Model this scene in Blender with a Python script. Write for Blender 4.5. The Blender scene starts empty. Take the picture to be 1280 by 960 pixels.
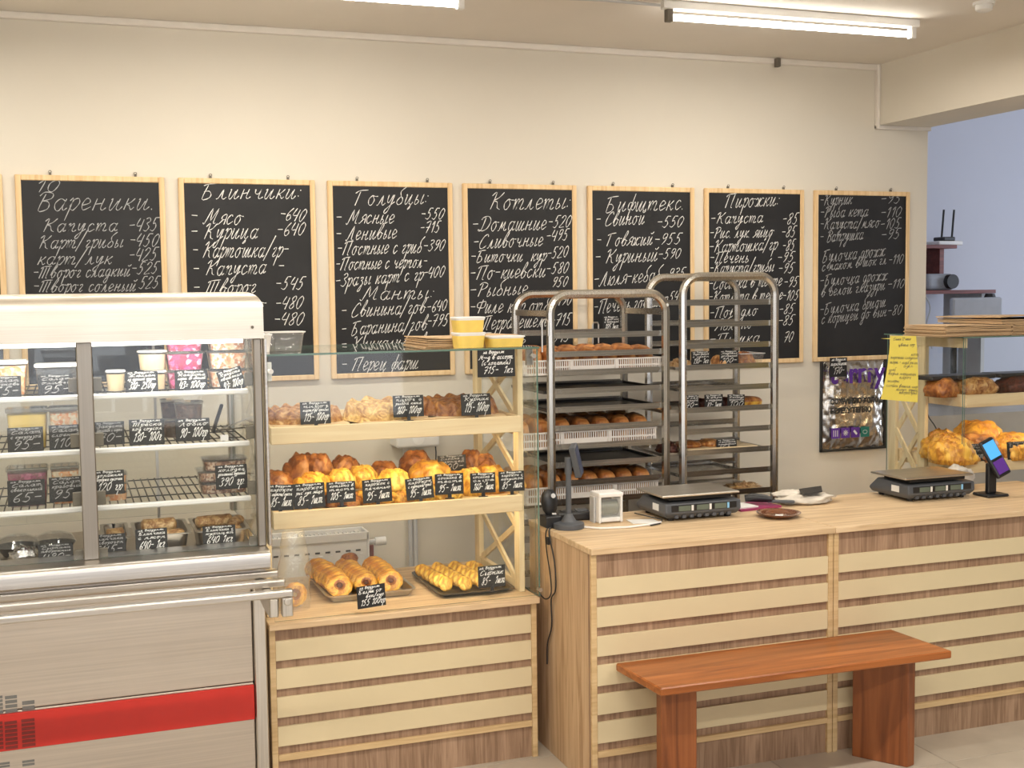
import bpy, bmesh, math, random
from mathutils import Vector, Matrix, noise
R_ = random.Random(7)
S = bpy.context.scene
COL = S.collection
# ------------------------------------------------------------------ camera
F_PX = 1530.93
def _n(v): return v.normalized()
_c = (640.0, 480.0)
_ax = _n(Vector((4880-640, 314-480, F_PX)))
_ay = _n(Vector((83-640, 372-480, F_PX)))
_ay = _n(_ay - _ax*_ax.dot(_ay))
_az = _ax.cross(_ay)
if _az.y > 0: _az = -_az
CAM = Vector((0, 0, 1.75))
right = Vector((_ax.x, _ay.x, _az.x)); down = Vector((_ax.y, _ay.y, _az.y)); fwd = Vector((_ax.z, _ay.z, _az.z))
cam = bpy.data.cameras.new('camera'); co = bpy.data.objects.new('camera', cam); COL.objects.link(co)
m3 = Matrix((right, -down, -fwd)).transposed()
co.matrix_world = Matrix.Translation(CAM) @ m3.to_4x4()
cam.sensor_width = 36; cam.sensor_fit = 'HORIZONTAL'; cam.lens = F_PX/1280*36
cam.clip_start = 0.05; S.camera = co
def _ray(u, v):
    a, b = (u-_c[0])/F_PX, (v-_c[1])/F_PX
    return right*a + down*b + fwd
def onY(u, v, Y): r = _ray(u, v); return CAM + r*(Y/r.y)
def onZ(u, v, Z): r = _ray(u, v); return CAM + r*((Z-CAM.z)/r.z)
# ------------------------------------------------------------------ world, exposure
W = bpy.data.worlds.new('sky'); S.world = W; W.use_nodes = True
W.node_tree.nodes['Background'].inputs[0].default_value = (0.62, 0.75, 1, 1)
W.node_tree.nodes['Background'].inputs[1].default_value = 1.0
S.view_settings.view_transform = 'Standard'; S.view_settings.look = 'None'
S.view_settings.exposure = 0.18; S.view_settings.gamma = 1; S.view_settings.use_curve_mapping = False
def area(name, loc, size, power, color, rot=(0, 0, 0), spread=180):
    l = bpy.data.lights.new(name, 'AREA'); l.shape = 'RECTANGLE'; l.size, l.size_y = size
    l.energy = power; l.color = color; l.spread = math.radians(spread)
    o = bpy.data.objects.new(name, l); o.location = loc; o.rotation_euler = rot; COL.objects.link(o); return o
WARM = (1, 0.93, 0.82)
# daylight through the shop windows behind the photographer, and through the window of the next room
area('shop_window_daylight', (0.5, -2.9, 1.6), (5.0, 2.0), 45, (1, 0.95, 0.88), (math.radians(90), 0, 0))
area('next_room_daylight', (8.9, 5.0, 2.2), (2.6, 1.5), 75, (0.74, 0.83, 1), (0, math.radians(90), 0))
# rows of ceiling tubes over the customers' side (light only; the fixtures are built further down)
for yy, pw in ((2.35, 24), (0.2, 22)):
    for xx in (-0.9, 0.9, 2.95):
        area('ceiling_tube_light', (xx, yy, 2.82), (1.2, 0.05), pw, WARM)
for xx in (2.98, 0.885, -0.6): area('ceiling_tube_light', (xx, 4.64, 2.835), (1.2, 0.04), 13, WARM)
# ------------------------------------------------------------------ materials
def newmat(name):
    m = bpy.data.materials.new(name); m.use_nodes = True
    return m, m.node_tree.nodes, m.node_tree.links, m.node_tree.nodes['Principled BSDF']
def flat(name, col, rough=0.6, metal=0.0, var=0.06, scale=14, bump=0.0, spec=0.5, emit=None, es=1, coat=0, trans=0, alpha=1, sss=0):
    m, N, L, b = newmat(name)
    b.inputs['Roughness'].default_value = rough; b.inputs['Metallic'].default_value = metal
    b.inputs['Specular IOR Level'].default_value = spec
    b.inputs['Coat Weight'].default_value = coat; b.inputs['Transmission Weight'].default_value = trans
    b.inputs['Alpha'].default_value = alpha
    b.inputs['Subsurface Weight'].default_value = sss
    if sss: b.inputs['Subsurface Scale'].default_value = 0.01
    tc = N.new('ShaderNodeTexCoord'); nz = N.new('ShaderNodeTexNoise'); nz.inputs['Scale'].default_value = scale; nz.inputs['Detail'].default_value = 4
    L.new(tc.outputs['Object'], nz.inputs['Vector'])
    rp = N.new('ShaderNodeValToRGB'); rp.color_ramp.elements[0].position = .3; rp.color_ramp.elements[1].position = .7
    rp.color_ramp.elements[0].color = tuple(max(0, c*(1-var)) for c in col)+(1,); rp.color_ramp.elements[1].color = tuple(min(1, c*(1+var)) for c in col)+(1,)
    L.new(nz.outputs['Fac'], rp.inputs['Fac']); L.new(rp.outputs['Color'], b.inputs['Base Color'])
    if emit: b.inputs['Emission Color'].default_value = emit+(1,); b.inputs['Emission Strength'].default_value = es
    if bump:
        bp = N.new('ShaderNodeBump'); bp.inputs['Strength'].default_value = bump; bp.inputs['Distance'].default_value = .01
        L.new(nz.outputs['Fac'], bp.inputs['Height']); L.new(bp.outputs['Normal'], b.inputs['Normal'])
    return m
def wood(name, c0, c1, c2, axis='X', scale=1.0, rough=.5, blocks=0, bump=.15):
    m, N, L, b = newmat(name)
    tc = N.new('ShaderNodeTexCoord'); mp = N.new('ShaderNodeMapping'); L.new(tc.outputs['Object'], mp.inputs['Vector'])
    s = [22*scale]*3; s['XYZ'.index(axis)] = 1.3*scale; mp.inputs['Scale'].default_value = s
    nz = N.new('ShaderNodeTexNoise'); nz.inputs['Scale'].default_value = 1.6; nz.inputs['Detail'].default_value = 8; nz.inputs['Distortion'].default_value = 1.2
    L.new(mp.outputs['Vector'], nz.inputs['Vector'])
    rp = N.new('ShaderNodeValToRGB'); e = rp.color_ramp.elements
    e[0].position = .32; e[0].color = c0+(1,); e[1].position = .68; e[1].color = c2+(1,)
    x = e.new(.5); x.color = c1+(1,)
    L.new(nz.outputs['Fac'], rp.inputs['Fac'])
    out = rp.outputs['Color']
    if blocks:
        mp2 = N.new('ShaderNodeMapping'); s2 = [.35]*3; s2['XYZ'.index({'Z':'X','X':'Y','Y':'X'}[axis])] = blocks; mp2.inputs['Scale'].default_value = s2
        L.new(tc.outputs['Object'], mp2.inputs['Vector'])
        n2 = N.new('ShaderNodeTexNoise'); n2.inputs['Scale'].default_value = 1; n2.inputs['Detail'].default_value = 2; L.new(mp2.outputs['Vector'], n2.inputs['Vector'])
        mx = N.new('ShaderNodeMixRGB'); mx.blend_type = 'MULTIPLY'; mx.inputs[0].default_value = .6
        r2 = N.new('ShaderNodeValToRGB'); r2.color_ramp.elements[0].position = .35; r2.color_ramp.elements[0].color = (.6, .55, .5, 1); r2.color_ramp.elements[1].position = .62
        L.new(n2.outputs['Fac'], r2.inputs['Fac']); L.new(out, mx.inputs[1]); L.new(r2.outputs['Color'], mx.inputs[2]); out = mx.outputs['Color']
    L.new(out, b.inputs['Base Color']); b.inputs['Roughness'].default_value = rough
    bp = N.new('ShaderNodeBump'); bp.inputs['Strength'].default_value = bump; bp.inputs['Distance'].default_value = .003
    L.new(nz.outputs['Fac'], bp.inputs['Height']); L.new(bp.outputs['Normal'], b.inputs['Normal'])
    return m
def steel(name, col=(.62, .6, .57), rough=.3, axis='X', bump=.08, var=.12, metal=1.0):
    m, N, L, b = newmat(name)
    tc = N.new('ShaderNodeTexCoord'); mp = N.new('ShaderNodeMapping'); L.new(tc.outputs['Object'], mp.inputs['Vector'])
    s = [120.]*3; s['XYZ'.index(axis)] = 1.5; mp.inputs['Scale'].default_value = s
    nz = N.new('ShaderNodeTexNoise'); nz.inputs['Scale'].default_value = 1.5; nz.inputs['Detail'].default_value = 3; L.new(mp.outputs['Vector'], nz.inputs['Vector'])
    n2 = N.new('ShaderNodeTexNoise'); n2.inputs['Scale'].default_value = 5; n2.inputs['Detail'].default_value = 3; L.new(tc.outputs['Object'], n2.inputs['Vector'])
    mr = N.new('ShaderNodeMapRange'); mr.inputs['To Min'].default_value = rough*.75; mr.inputs['To Max'].default_value = rough*1.3
    L.new(n2.outputs['Fac'], mr.inputs['Value']); L.new(mr.outputs['Result'], b.inputs['Roughness'])
    rp = N.new('ShaderNodeValToRGB'); rp.color_ramp.elements[0].position = .3; rp.color_ramp.elements[1].position = .7
    rp.color_ramp.elements[0].color = tuple(c*(1-var) for c in col)+(1,); rp.color_ramp.elements[1].color = tuple(min(1, c*(1+var)) for c in col)+(1,)
    L.new(nz.outputs['Fac'], rp.inputs['Fac']); L.new(rp.outputs['Color'], b.inputs['Base Color'])
    b.inputs['Metallic'].default_value = metal
    bp = N.new('ShaderNodeBump'); bp.inputs['Strength'].default_value = bump; bp.inputs['Distance'].default_value = .002
    L.new(nz.outputs['Fac'], bp.inputs['Height']); L.new(bp.outputs['Normal'], b.inputs['Normal'])
    return m
def thin(name, tint=(1, 1, 1), gloss=.08, rough=.02, body=0.0, bodycol=(1, 1, 1), bump=0):
    """clear sheet: see-through with a clear reflection that grows at grazing angles, plus an optional milky body"""
    m, N, L, b = newmat(name); N.remove(b); out = N['Material Output']
    tr = N.new('ShaderNodeBsdfTransparent'); tr.inputs[0].default_value = tint+(1,)
    gl = N.new('ShaderNodeBsdfGlossy'); gl.inputs['Roughness'].default_value = rough; gl.inputs[0].default_value = (1, 1, 1, 1)
    lw = N.new('ShaderNodeLayerWeight'); lw.inputs['Blend'].default_value = .5
    pw = N.new('ShaderNodeMath'); pw.operation = 'POWER'; pw.inputs[1].default_value = 5; L.new(lw.outputs['Facing'], pw.inputs[0])
    mu = N.new('ShaderNodeMath'); mu.operation = 'MULTIPLY_ADD'; mu.inputs[1].default_value = .9; mu.inputs[2].default_value = gloss; mu.use_clamp = True
    L.new(pw.outputs[0], mu.inputs[0])
    if bump:
        nz = N.new('ShaderNodeTexNoise'); nz.inputs['Scale'].default_value = 30; bp = N.new('ShaderNodeBump'); bp.inputs['Strength'].default_value = bump; bp.inputs['Distance'].default_value = .01
        tc = N.new('ShaderNodeTexCoord'); L.new(tc.outputs['Object'], nz.inputs['Vector'])
        L.new(nz.outputs['Fac'], bp.inputs['Height']); L.new(bp.outputs['Normal'], gl.inputs['Normal']); L.new(bp.outputs['Normal'], lw.inputs['Normal'])
    base = tr
    if body:
        df = N.new('ShaderNodeBsdfDiffuse'); df.inputs[0].default_value = bodycol+(1,)
        mb = N.new('ShaderNodeMixShader'); mb.inputs[0].default_value = body; L.new(tr.outputs[0], mb.inputs[1]); L.new(df.outputs[0], mb.inputs[2]); base = mb
    mx = N.new('ShaderNodeMixShader'); L.new(mu.outputs[0], mx.inputs[0]); L.new(base.outputs[0], mx.inputs[1]); L.new(gl.outputs[0], mx.inputs[2])
    L.new(mx.outputs[0], out.inputs['Surface']); return m
def crust(name, dark, mid, light, scale=22, rough=.42, bump=.5, coat=.15):
    m, N, L, b = newmat(name)
    tc = N.new('ShaderNodeTexCoord'); nz = N.new('ShaderNodeTexNoise'); nz.inputs['Scale'].default_value = scale; nz.inputs['Detail'].default_value = 6; nz.inputs['Roughness'].default_value = .6; nz.inputs['Distortion'].default_value = .6
    L.new(tc.outputs['Object'], nz.inputs['Vector'])
    rp = N.new('ShaderNodeValToRGB'); e = rp.color_ramp.elements; e[0].position = .33; e[0].color = dark+(1,); e[1].position = .66; e[1].color = light+(1,)
    x = e.new(.48); x.color = mid+(1,)
    oi = N.new('ShaderNodeObjectInfo'); hs = N.new('ShaderNodeHueSaturation')
    mr = N.new('ShaderNodeMapRange'); mr.inputs['To Min'].default_value = .82; mr.inputs['To Max'].default_value = 1.15; L.new(oi.outputs['Random'], mr.inputs['Value']); L.new(mr.outputs['Result'], hs.inputs['Value'])
    n3 = N.new('ShaderNodeTexNoise'); n3.inputs['Scale'].default_value = scale*.9; n3.inputs['Detail'].default_value = 2; n3.inputs['Distortion'].default_value = 2.5; L.new(tc.outputs['Object'], n3.inputs['Vector'])
    r3 = N.new('ShaderNodeValToRGB'); r3.color_ramp.elements[0].position = .38; r3.color_ramp.elements[0].color = (.50, .30, .18, 1); r3.color_ramp.elements[1].position = .56; L.new(n3.outputs['Fac'], r3.inputs['Fac'])
    mx = N.new('ShaderNodeMixRGB'); mx.blend_type = 'MULTIPLY'; mx.inputs[0].default_value = .75; L.new(rp.outputs['Color'], mx.inputs[1]); L.new(r3.outputs['Color'], mx.inputs[2])
    L.new(nz.outputs['Fac'], rp.inputs['Fac']); L.new(mx.outputs['Color'], hs.inputs['Color']); L.new(hs.outputs['Color'], b.inputs['Base Color'])
    b.inputs['Roughness'].default_value = rough; b.inputs['Coat Weight'].default_value = coat; b.inputs['Coat Roughness'].default_value = .3
    n2 = N.new('ShaderNodeTexNoise'); n2.inputs['Scale'].default_value = scale*4; n2.inputs['Detail'].default_value = 3; L.new(tc.outputs['Object'], n2.inputs['Vector'])
    bp = N.new('ShaderNodeBump'); bp.inputs['Strength'].default_value = bump; bp.inputs['Distance'].default_value = .008
    L.new(n2.outputs['Fac'], bp.inputs['Height']); L.new(bp.outputs['Normal'], b.inputs['Normal'])
    return m
def speck(name, cols, scale=60, rough=.4, bump=.6):
    """chopped food seen through a tub: voronoi pieces of several colours"""
    m, N, L, b = newmat(name)
    tc = N.new('ShaderNodeTexCoord'); v = N.new('ShaderNodeTexVoronoi'); v.inputs['Scale'].default_value = scale; L.new(tc.outputs['Object'], v.inputs['Vector'])
    rp = N.new('ShaderNodeValToRGB'); rp.color_ramp.interpolation = 'CONSTANT'; e = rp.color_ramp.elements
    e[0].color = cols[0]+(1,); e[1].position = .999; e[1].color = cols[-1]+(1,)
    for i, c in enumerate(cols[1:], 1): x = e.new(i/len(cols)); x.color = c+(1,)
    sp = N.new('ShaderNodeSeparateColor'); L.new(v.outputs['Color'], sp.inputs[0]); L.new(sp.outputs[0], rp.inputs['Fac']); L.new(rp.outputs['Color'], b.inputs['Base Color'])
    b.inputs['Roughness'].default_value = rough
    bp = N.new('ShaderNodeBump'); bp.inputs['Strength'].default_value = bump; bp.inputs['Distance'].default_value = .004; L.new(v.outputs['Distance'], bp.inputs['Height']); L.new(bp.outputs['Normal'], b.inputs['Normal'])
    return m
M = {}
M['wall'] = flat('wall_paint', (.72, .67, .575), .85, var=.02, scale=2, bump=.02)
M['ceil'] = flat('ceiling_paint', (.78, .73, .66), .9, var=.02, scale=2)
M['blue'] = flat('next_room_paint', (.60, .62, .70), .85, var=.02, scale=2)
M['white'] = flat('white_enamel', (.80, .79, .76), .4, var=.02)
M['mould'] = flat('moulding_paint', (.80, .75, .68), .6, var=.02)
M['tile'] = flat('floor_tile', (.50, .44, .36), .35, var=.10, scale=5)
M['grout'] = flat('grout', (.30, .26, .21), .9)
M['oak'] = wood('light_oak_top', (.53, .37, .21), (.66, .48, .29), (.76, .58, .37), 'X', rough=.42)
M['oakedge'] = wood('light_oak_edge', (.52, .35, .17), (.62, .44, .23), (.70, .52, .29), 'X', rough=.5)
M['oakside'] = wood('light_oak_panel', (.46, .29, .16), (.62, .43, .26), (.72, .53, .34), 'Z', rough=.5, blocks=9)
M['sonoma'] = wood('brown_oak_panel', (.27, .165, .10), (.37, .235, .15), (.46, .305, .20), 'Z', rough=.55, blocks=10, scale=1.8)
M['cream'] = flat('cream_laminate', (.69, .58, .37), .5, var=.03, scale=3)
M['pine'] = wood('pale_pine', (.72, .54, .31), (.80, .63, .39), (.85, .70, .46), 'X', rough=.55, scale=.8)
M['pinez'] = wood('pale_pine_posts', (.68, .54, .31), (.76, .63, .40), (.82, .70, .47), 'Z', rough=.55, scale=.8)
M['frame'] = wood('board_frame_pine', (.68, .45, .22), (.80, .57, .31), (.87, .66, .40), 'Z', rough=.55)
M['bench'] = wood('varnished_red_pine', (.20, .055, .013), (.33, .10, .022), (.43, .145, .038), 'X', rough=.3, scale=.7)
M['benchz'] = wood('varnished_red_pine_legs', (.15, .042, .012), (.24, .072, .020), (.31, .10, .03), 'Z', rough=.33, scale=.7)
M['slate'] = flat('chalkboard_black', (.018, .018, .019), .55, var=.25, scale=5, spec=.35)
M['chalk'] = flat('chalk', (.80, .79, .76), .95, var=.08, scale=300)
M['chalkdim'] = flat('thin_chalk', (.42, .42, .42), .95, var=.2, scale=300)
M['card'] = flat('black_card', (.012, .012, .013), .5, var=.1)
M['ink'] = flat('white_marker', (.9, .9, .88), .6, var=.02)
M['steel'] = steel('brushed_steel', (.56, .50, .43), .42, var=.07)
M['steelz'] = steel('brushed_steel_posts', (.60, .57, .52), .32, 'Z')
M['rail'] = steel('rail_steel', (.58, .55, .51), .33)
M['hood'] = steel('hood_steel', (.70, .65, .57), .42, bump=.04, var=.06)
M['rack'] = steel('rack_steel', (.50, .48, .44), .26, 'X', var=.18)
M['rackz'] = steel('rack_steel_tube', (.55, .53, .49), .24, 'Z', var=.18)
M['darksteel'] = steel('dark_baking_steel', (.10, .10, .10), .35, 'X')
M['alum'] = steel('tray_aluminium', (.60, .56, .50), .33, 'X')
M['red'] = flat('red_panel', (.55, .022, .014), .35, var=.03)
M['greydot'] = flat('dark_grey_print', (.16, .16, .15), .6)
M['reddot'] = flat('dark_red_print', (.20, .02, .015), .6)
M['black'] = flat('black_plastic', (.015, .015, .017), .35)
M['grey'] = flat('slate_grey_plastic', (.085, .092, .105), .42, var=.05)
M['navy'] = flat('navy_display', (.03, .045, .10), .3)
M['lgrey'] = flat('light_grey_plastic', (.55, .55, .55), .45)
M['clip'] = flat('dark_bronze_clip', (.15, .13, .10), .5)
M['glass'] = thin('clear_glass', (.985, .995, .99), .025)
M['gedge'] = flat('green_glass_edge', (.12, .20, .16), .15, var=.05)
M['plastic'] = thin('clear_plastic', (.97, .98, .98), .06, .08, .07, (.9, .92, .95))
M['film'] = thin('crumpled_clear_film', (.96, .96, .94), .10, .15, .08, (.85, .83, .78), bump=1.0)
M['milky'] = flat('milky_plastic', (.83, .82, .80), .3, var=.02)
M['lid'] = flat('white_lid', (.86, .85, .83), .35, var=.02)
M['crate'] = flat('white_crate_plastic', (.84, .80, .76), .4, var=.03)
M['yellow'] = flat('yellow_honey', (.86, .62, .14), .35, var=.08, scale=20)
M['note'] = flat('yellow_paper', (.86, .72, .13), .8, var=.03)
M['kraft'] = flat('kraft_paper', (.55, .38, .22), .85, var=.12, scale=10, bump=.2)
M['parch'] = flat('baking_paper', (.72, .52, .30), .7, var=.1, scale=10, bump=.2)
M['bread'] = crust('loaf_crust', (.26, .085, .02), (.50, .20, .055), (.68, .33, .11), 14)
M['breadside'] = crust('loaf_side', (.46, .20, .06), (.60, .29, .10), (.72, .40, .16), 14)
M['brown'] = crust('brown_crust', (.20, .06, .014), (.40, .15, .035), (.60, .28, .07))
M['gold'] = crust('golden_crust', (.58, .24, .03), (.80, .43, .05), (.92, .60, .11))
M['yell'] = crust('egg_yellow_crust', (.70, .36, .045), (.86, .58, .09), (.92, .70, .18))
M['pie'] = crust('braided_pie_crust', (.30, .10, .025), (.60, .30, .09), (.82, .55, .24), 30)
M['piegold'] = crust('pale_pie_crust', (.52, .26, .07), (.74, .48, .16), (.86, .64, .28), 26)
M['crepe'] = crust('roasted_pancake', (.32, .16, .05), (.58, .36, .15), (.76, .56, .30), 40)
M['fill'] = crust('dark_filling', (.04, .015, .008), (.12, .03, .015), (.22, .06, .03), 60)
M['led'] = flat('led_strip', (1, .95, .85), .5, emit=(1, .86, .60), es=19)
M['caselamp'] = flat('case_lamp_strip', (1, .98, .95), .5, emit=(1, .96, .88), es=3)
M['taupe'] = steel('case_post_steel', (.33, .30, .26), .40, 'Z', var=.05)
M['tube'] = flat('glowing_tube', (1, 1, 1), .5, emit=(1, .95, .86), es=16)
M['pink'] = speck('pickled_beet', [(.55, .02, .14), (.80, .10, .32), (.86, .40, .58), (.40, .01, .08)], 60)
M['carrot'] = speck('carrot_salad', [(.80, .42, .22), (.90, .66, .48), (.86, .80, .70), (.62, .26, .12)], 110)
M['bean'] = speck('bean_paste', [(.10, .05, .03), (.20, .10, .06), (.14, .08, .05)], 80)
M['nuts'] = speck('minced_filling', [(.30, .14, .08), (.55, .32, .20), (.70, .52, .38), (.22, .10, .07)], 130)
M['cream2'] = flat('cream_soup', (.72, .55, .32), .4, var=.05)
M['orange'] = speck('orange_salad', [(.85, .32, .10), (.90, .50, .25), (.85, .70, .5)], 90)
M['plum'] = speck('purple_salad', [(.30, .05, .12), (.45, .12, .20), (.25, .08, .10)], 90)
M['foil'] = steel('crumpled_foil', (.75, .75, .76), .2, 'X', bump=.9)
M['lcd'] = flat('grey_green_lcd', (.13, .16, .13), .2)
M['blueled'] = flat('blue_screen', (.05, .2, .4), .2, emit=(.08, .38, .85), es=.9)
M['bluesticker'] = flat('pale_blue_sticker', (.25, .55, .85), .4)
M['sticker'] = flat('white_sticker', (.8, .8, .78), .5)
M['purple'] = flat('purple_print', (.12, .035, .33), .4)
M['green'] = flat('green_print', (.02, .20, .16), .4)
M['silver'] = steel('crinkled_silver_film', (.62, .58, .52), .22, 'Z', bump=.25)
M['magenta'] = flat('magenta_booklet', (.30, .03, .12), .4)
M['brownglass'] = flat('brown_glass', (.16, .05, .018), .12, var=.1, coat=.6)
M['cherry'] = wood('cherry_desk', (.13, .03, .025), (.18, .045, .035), (.24, .06, .045), 'X', rough=.35)
M['pgrey'] = flat('projector_grey', (.36, .38, .42), .5)
M['cloth'] = flat('crumpled_white_bag', (.70, .64, .55), .8, var=.2, scale=12, bump=.5)
M['coal'] = flat('dark_wrapping', (.03, .03, .03), .35)
M['note_ink'] = flat('note_ink', (.05, .05, .12), .7)
M['board'] = flat('cable_black', (.02, .02, .02), .5)
M['radiator'] = flat('radiator_white', (.76, .75, .73), .35, var=.02)
M['slot'] = flat('radiator_slot', (.06, .06, .06), .8)
# ------------------------------------------------------------------ mesh building
def rotm(rx=0, ry=0, rz=0): return Matrix.Rotation(rz, 4, 'Z') @ Matrix.Rotation(ry, 4, 'Y') @ Matrix.Rotation(rx, 4, 'X')
class MB:
    def __init__(s): s.v = []; s.f = []; s.mi = []; s.T = Matrix(); s.m = 0
    def add(s, vs, fs):
        o = len(s.v); s.v += [s.T @ Vector(p) for p in vs]; s.f += [tuple(i+o for i in f) for f in fs]; s.mi += [s.m]*len(fs); return s
    def box(s, x0, x1, y0, y1, z0, z1, mt=None):
        v = [(x, y, z) for x in (x0, x1) for y in (y0, y1) for z in (z0, z1)]
        if mt is not None: v = [mt @ Vector(p) for p in v]
        return s.add(v, [(0, 1, 3, 2), (4, 6, 7, 5), (0, 4, 5, 1), (2, 3, 7, 6), (0, 2, 6, 4), (1, 5, 7, 3)])
    def bar(s, p, q, w, h, up=(0, 0, 1)):
        p, q = Vector(p), Vector(q); d = (q-p).normalized(); u = Vector(up)
        a = d.cross(u).normalized(); b = a.cross(d)
        v = [e+a*i*w/2+b*j*h/2 for e in (p, q) for i, j in ((-1, -1), (1, -1), (1, 1), (-1, 1))]
        return s.add(v, [(0, 1, 2, 3), (7, 6, 5, 4), (0, 4, 5, 1), (1, 5, 6, 2), (2, 6, 7, 3), (3, 7, 4, 0)])
    def lathe(s, prof, n=20, c=(0, 0, 0), mt=None, cap=True, rf=None):
        c = Vector(c); v = []; 
        for r, z in prof:
            for i in range(n):
                a = 2*math.pi*i/n; k = rf(a, r, z) if rf else 1
                p = Vector((r*k*math.cos(a), r*k*math.sin(a), z)); v.append((mt @ p if mt is not None else p)+c)
        f = [(j*n+i, j*n+(i+1) % n, (j+1)*n+(i+1) % n, (j+1)*n+i) for j in range(len(prof)-1) for i in range(n)]
        if cap: f += [tuple(range(n-1, -1, -1)), tuple((len(prof)-1)*n+i for i in range(n))]
        return s.add(v, f)
    def cyl(s, p, q, r, n=12, r2=None):
        p, q = Vector(p), Vector(q); d = q-p; mt = d.to_track_quat('Z', 'Y').to_matrix().to_4x4()
        return s.lathe([(r, 0), (r if r2 is None else r2, d.length)], n, p, mt)
    def tube(s, pts, r, n=8, closed=False):
        pts = [Vector(p) for p in pts]; v = []; k = len(pts); up = None
        for i, p in enumerate(pts):
            a = pts[(i-1) % k] if closed or i else p; b = pts[(i+1) % k] if closed or i < k-1 else p
            d = (b-a).normalized()
            if up is None: up = d.orthogonal().normalized()
            up = (up-d*up.dot(d)).normalized(); w = d.cross(up)
            rr = r[i] if isinstance(r, (list, tuple)) else r
            v += [p+(up*math.cos(2*math.pi*j/n)+w*math.sin(2*math.pi*j/n))*rr for j in range(n)]
        kk = k if closed else k-1
        f = [(i*n+j, i*n+(j+1) % n, ((i+1) % k)*n+(j+1) % n, ((i+1) % k)*n+j) for i in range(kk) for j in range(n)]
        if not closed: f += [tuple(range(n-1, -1, -1)), tuple((k-1)*n+j for j in range(n))]
        return s.add(v, f)
    def prism(s, poly, a, b, mt):
        """poly in local xy, extruded along local z from a to b, mt maps to the scene"""
        n = len(poly); v = [mt @ Vector((x, y, z)) for z in (a, b) for x, y in poly]
        return s.add(v, [tuple(range(n-1, -1, -1)), tuple(range(n, 2*n))]+[(i, (i+1) % n, n+(i+1) % n, n+i) for i in range(n)])
    def grid(s, fn, nu, nv, closeu=False):
        v = [fn(i/(nu if closeu else nu-1), j/(nv-1)) for j in range(nv) for i in range(nu)]
        ku = nu if closeu else nu-1
        return s.add(v, [(j*nu+i, j*nu+(i+1) % nu, (j+1)*nu+(i+1) % nu, (j+1)*nu+i) for j in range(nv-1) for i in range(ku)])
    def mesh(s, name, mats, smooth=False, bevel=0, seg=1):
        me = bpy.data.meshes.new(name); me.from_pydata([tuple(p) for p in s.v], [], s.f)
        for m in (mats if isinstance(mats, (list, tuple)) else [mats]): me.materials.append(M[m])
        for p, i in zip(me.polygons, s.mi): p.material_index = i
        if bevel or smooth == 'auto':
            bm = bmesh.new(); bm.from_mesh(me)
            if bevel:
                bmesh.ops.remove_doubles(bm, verts=bm.verts, dist=1e-6)
                es = [e for e in bm.edges if len(e.link_faces) == 2 and e.calc_face_angle(0) > .6]
                bmesh.ops.bevel(bm, geom=es, offset=bevel, segments=seg, affect='EDGES', profile=.5, clamp_overlap=True)
            bm.normal_update()
            bm.to_mesh(me); bm.free()
        if smooth: 
            me.polygons.foreach_set('use_smooth', [True]*len(me.polygons))
            if smooth == 'auto': me.set_sharp_from_angle(angle=math.radians(40))
        me.update(); return me
    def build(s, name, mats, parent=None, smooth=False, bevel=0, seg=1, local=False, **kw):
        """vertices are in world space unless local; the object's origin sits at its own base"""
        base = None
        if parent is not None and not local:
            inv = PW[parent.name].inverted(); s.v = [inv @ p for p in s.v]
        elif parent is None and not local:
            xs = [p.x for p in s.v]; ys = [p.y for p in s.v]; zs = [p.z for p in s.v]
            base = Vector(((min(xs)+max(xs))/2, (min(ys)+max(ys))/2, min(zs))); s.v = [p-base for p in s.v]
        me = s.mesh(name, mats, smooth, bevel, seg)
        o = bpy.data.objects.new(name, me); COL.objects.link(o)
        if parent is not None: o.parent = parent
        PW[o.name] = (PW[parent.name] if parent is not None else (Matrix.Translation(base) if base else Matrix()))
        if base: o.location = base
        for k, v in kw.items(): o[k] = v
        return o
PW = {}
def thing(name, label, cat, loc, rz=0, group=None):
    o = bpy.data.objects.new(name, None); COL.objects.link(o); o.empty_display_size = .05
    o.location = loc; o.rotation_euler = (0, 0, rz); o['label'] = label; o['category'] = cat
    if group: o['group'] = group
    PW[o.name] = Matrix.Translation(Vector(loc)) @ Matrix.Rotation(rz, 4, 'Z'); return o
def tag(o, label, cat, group=None):
    o['label'] = label; o['category'] = cat
    if group: o['group'] = group
    return o
_bx = {}
def piece(name, size, c, mat, parent, bevel=.0015, **kw):
    """a box part that shares its mesh with all alike boxes; c = centre in world space"""
    key = (name, tuple(round(x, 4) for x in size), mat)
    if key not in _bx:
        a, b, d = size; _bx[key] = MB().box(-a/2, a/2, -b/2, b/2, -d/2, d/2).mesh(name, mat, bevel=bevel)
    o = bpy.data.objects.new(name, _bx[key]); COL.objects.link(o); o.parent = parent
    o.location = PW[parent.name].inverted() @ Vector(c) if parent else c
    PW[o.name] = PW[parent.name] @ Matrix.Translation(o.location) if parent else Matrix.Translation(Vector(c))
    for k, v in kw.items(): o[k] = v
    return o
def dup(root, loc, rot=None, label=None, scale=None, group=None):
    r = root.copy(); COL.objects.link(r); r.location = loc
    if rot is not None: r.rotation_euler = rot
    if scale is not None: r.scale = scale
    if label: r['label'] = label
    if group: r['group'] = group
    for ch in list(root.children):
        c = ch.copy(); COL.objects.link(c); c.parent = r
        for g in ch.children: d = g.copy(); COL.objects.link(d); d.parent = c
    return r
def smoothstep(a, b, x):
    t = max(0, min(1, (x-a)/(b-a))); return t*t*(3-2*t)
ORD = ['first', 'second', 'third', 'fourth', 'fifth', 'sixth', 'seventh', 'eighth', 'ninth', 'tenth', 'eleventh', 'twelfth']
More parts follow.
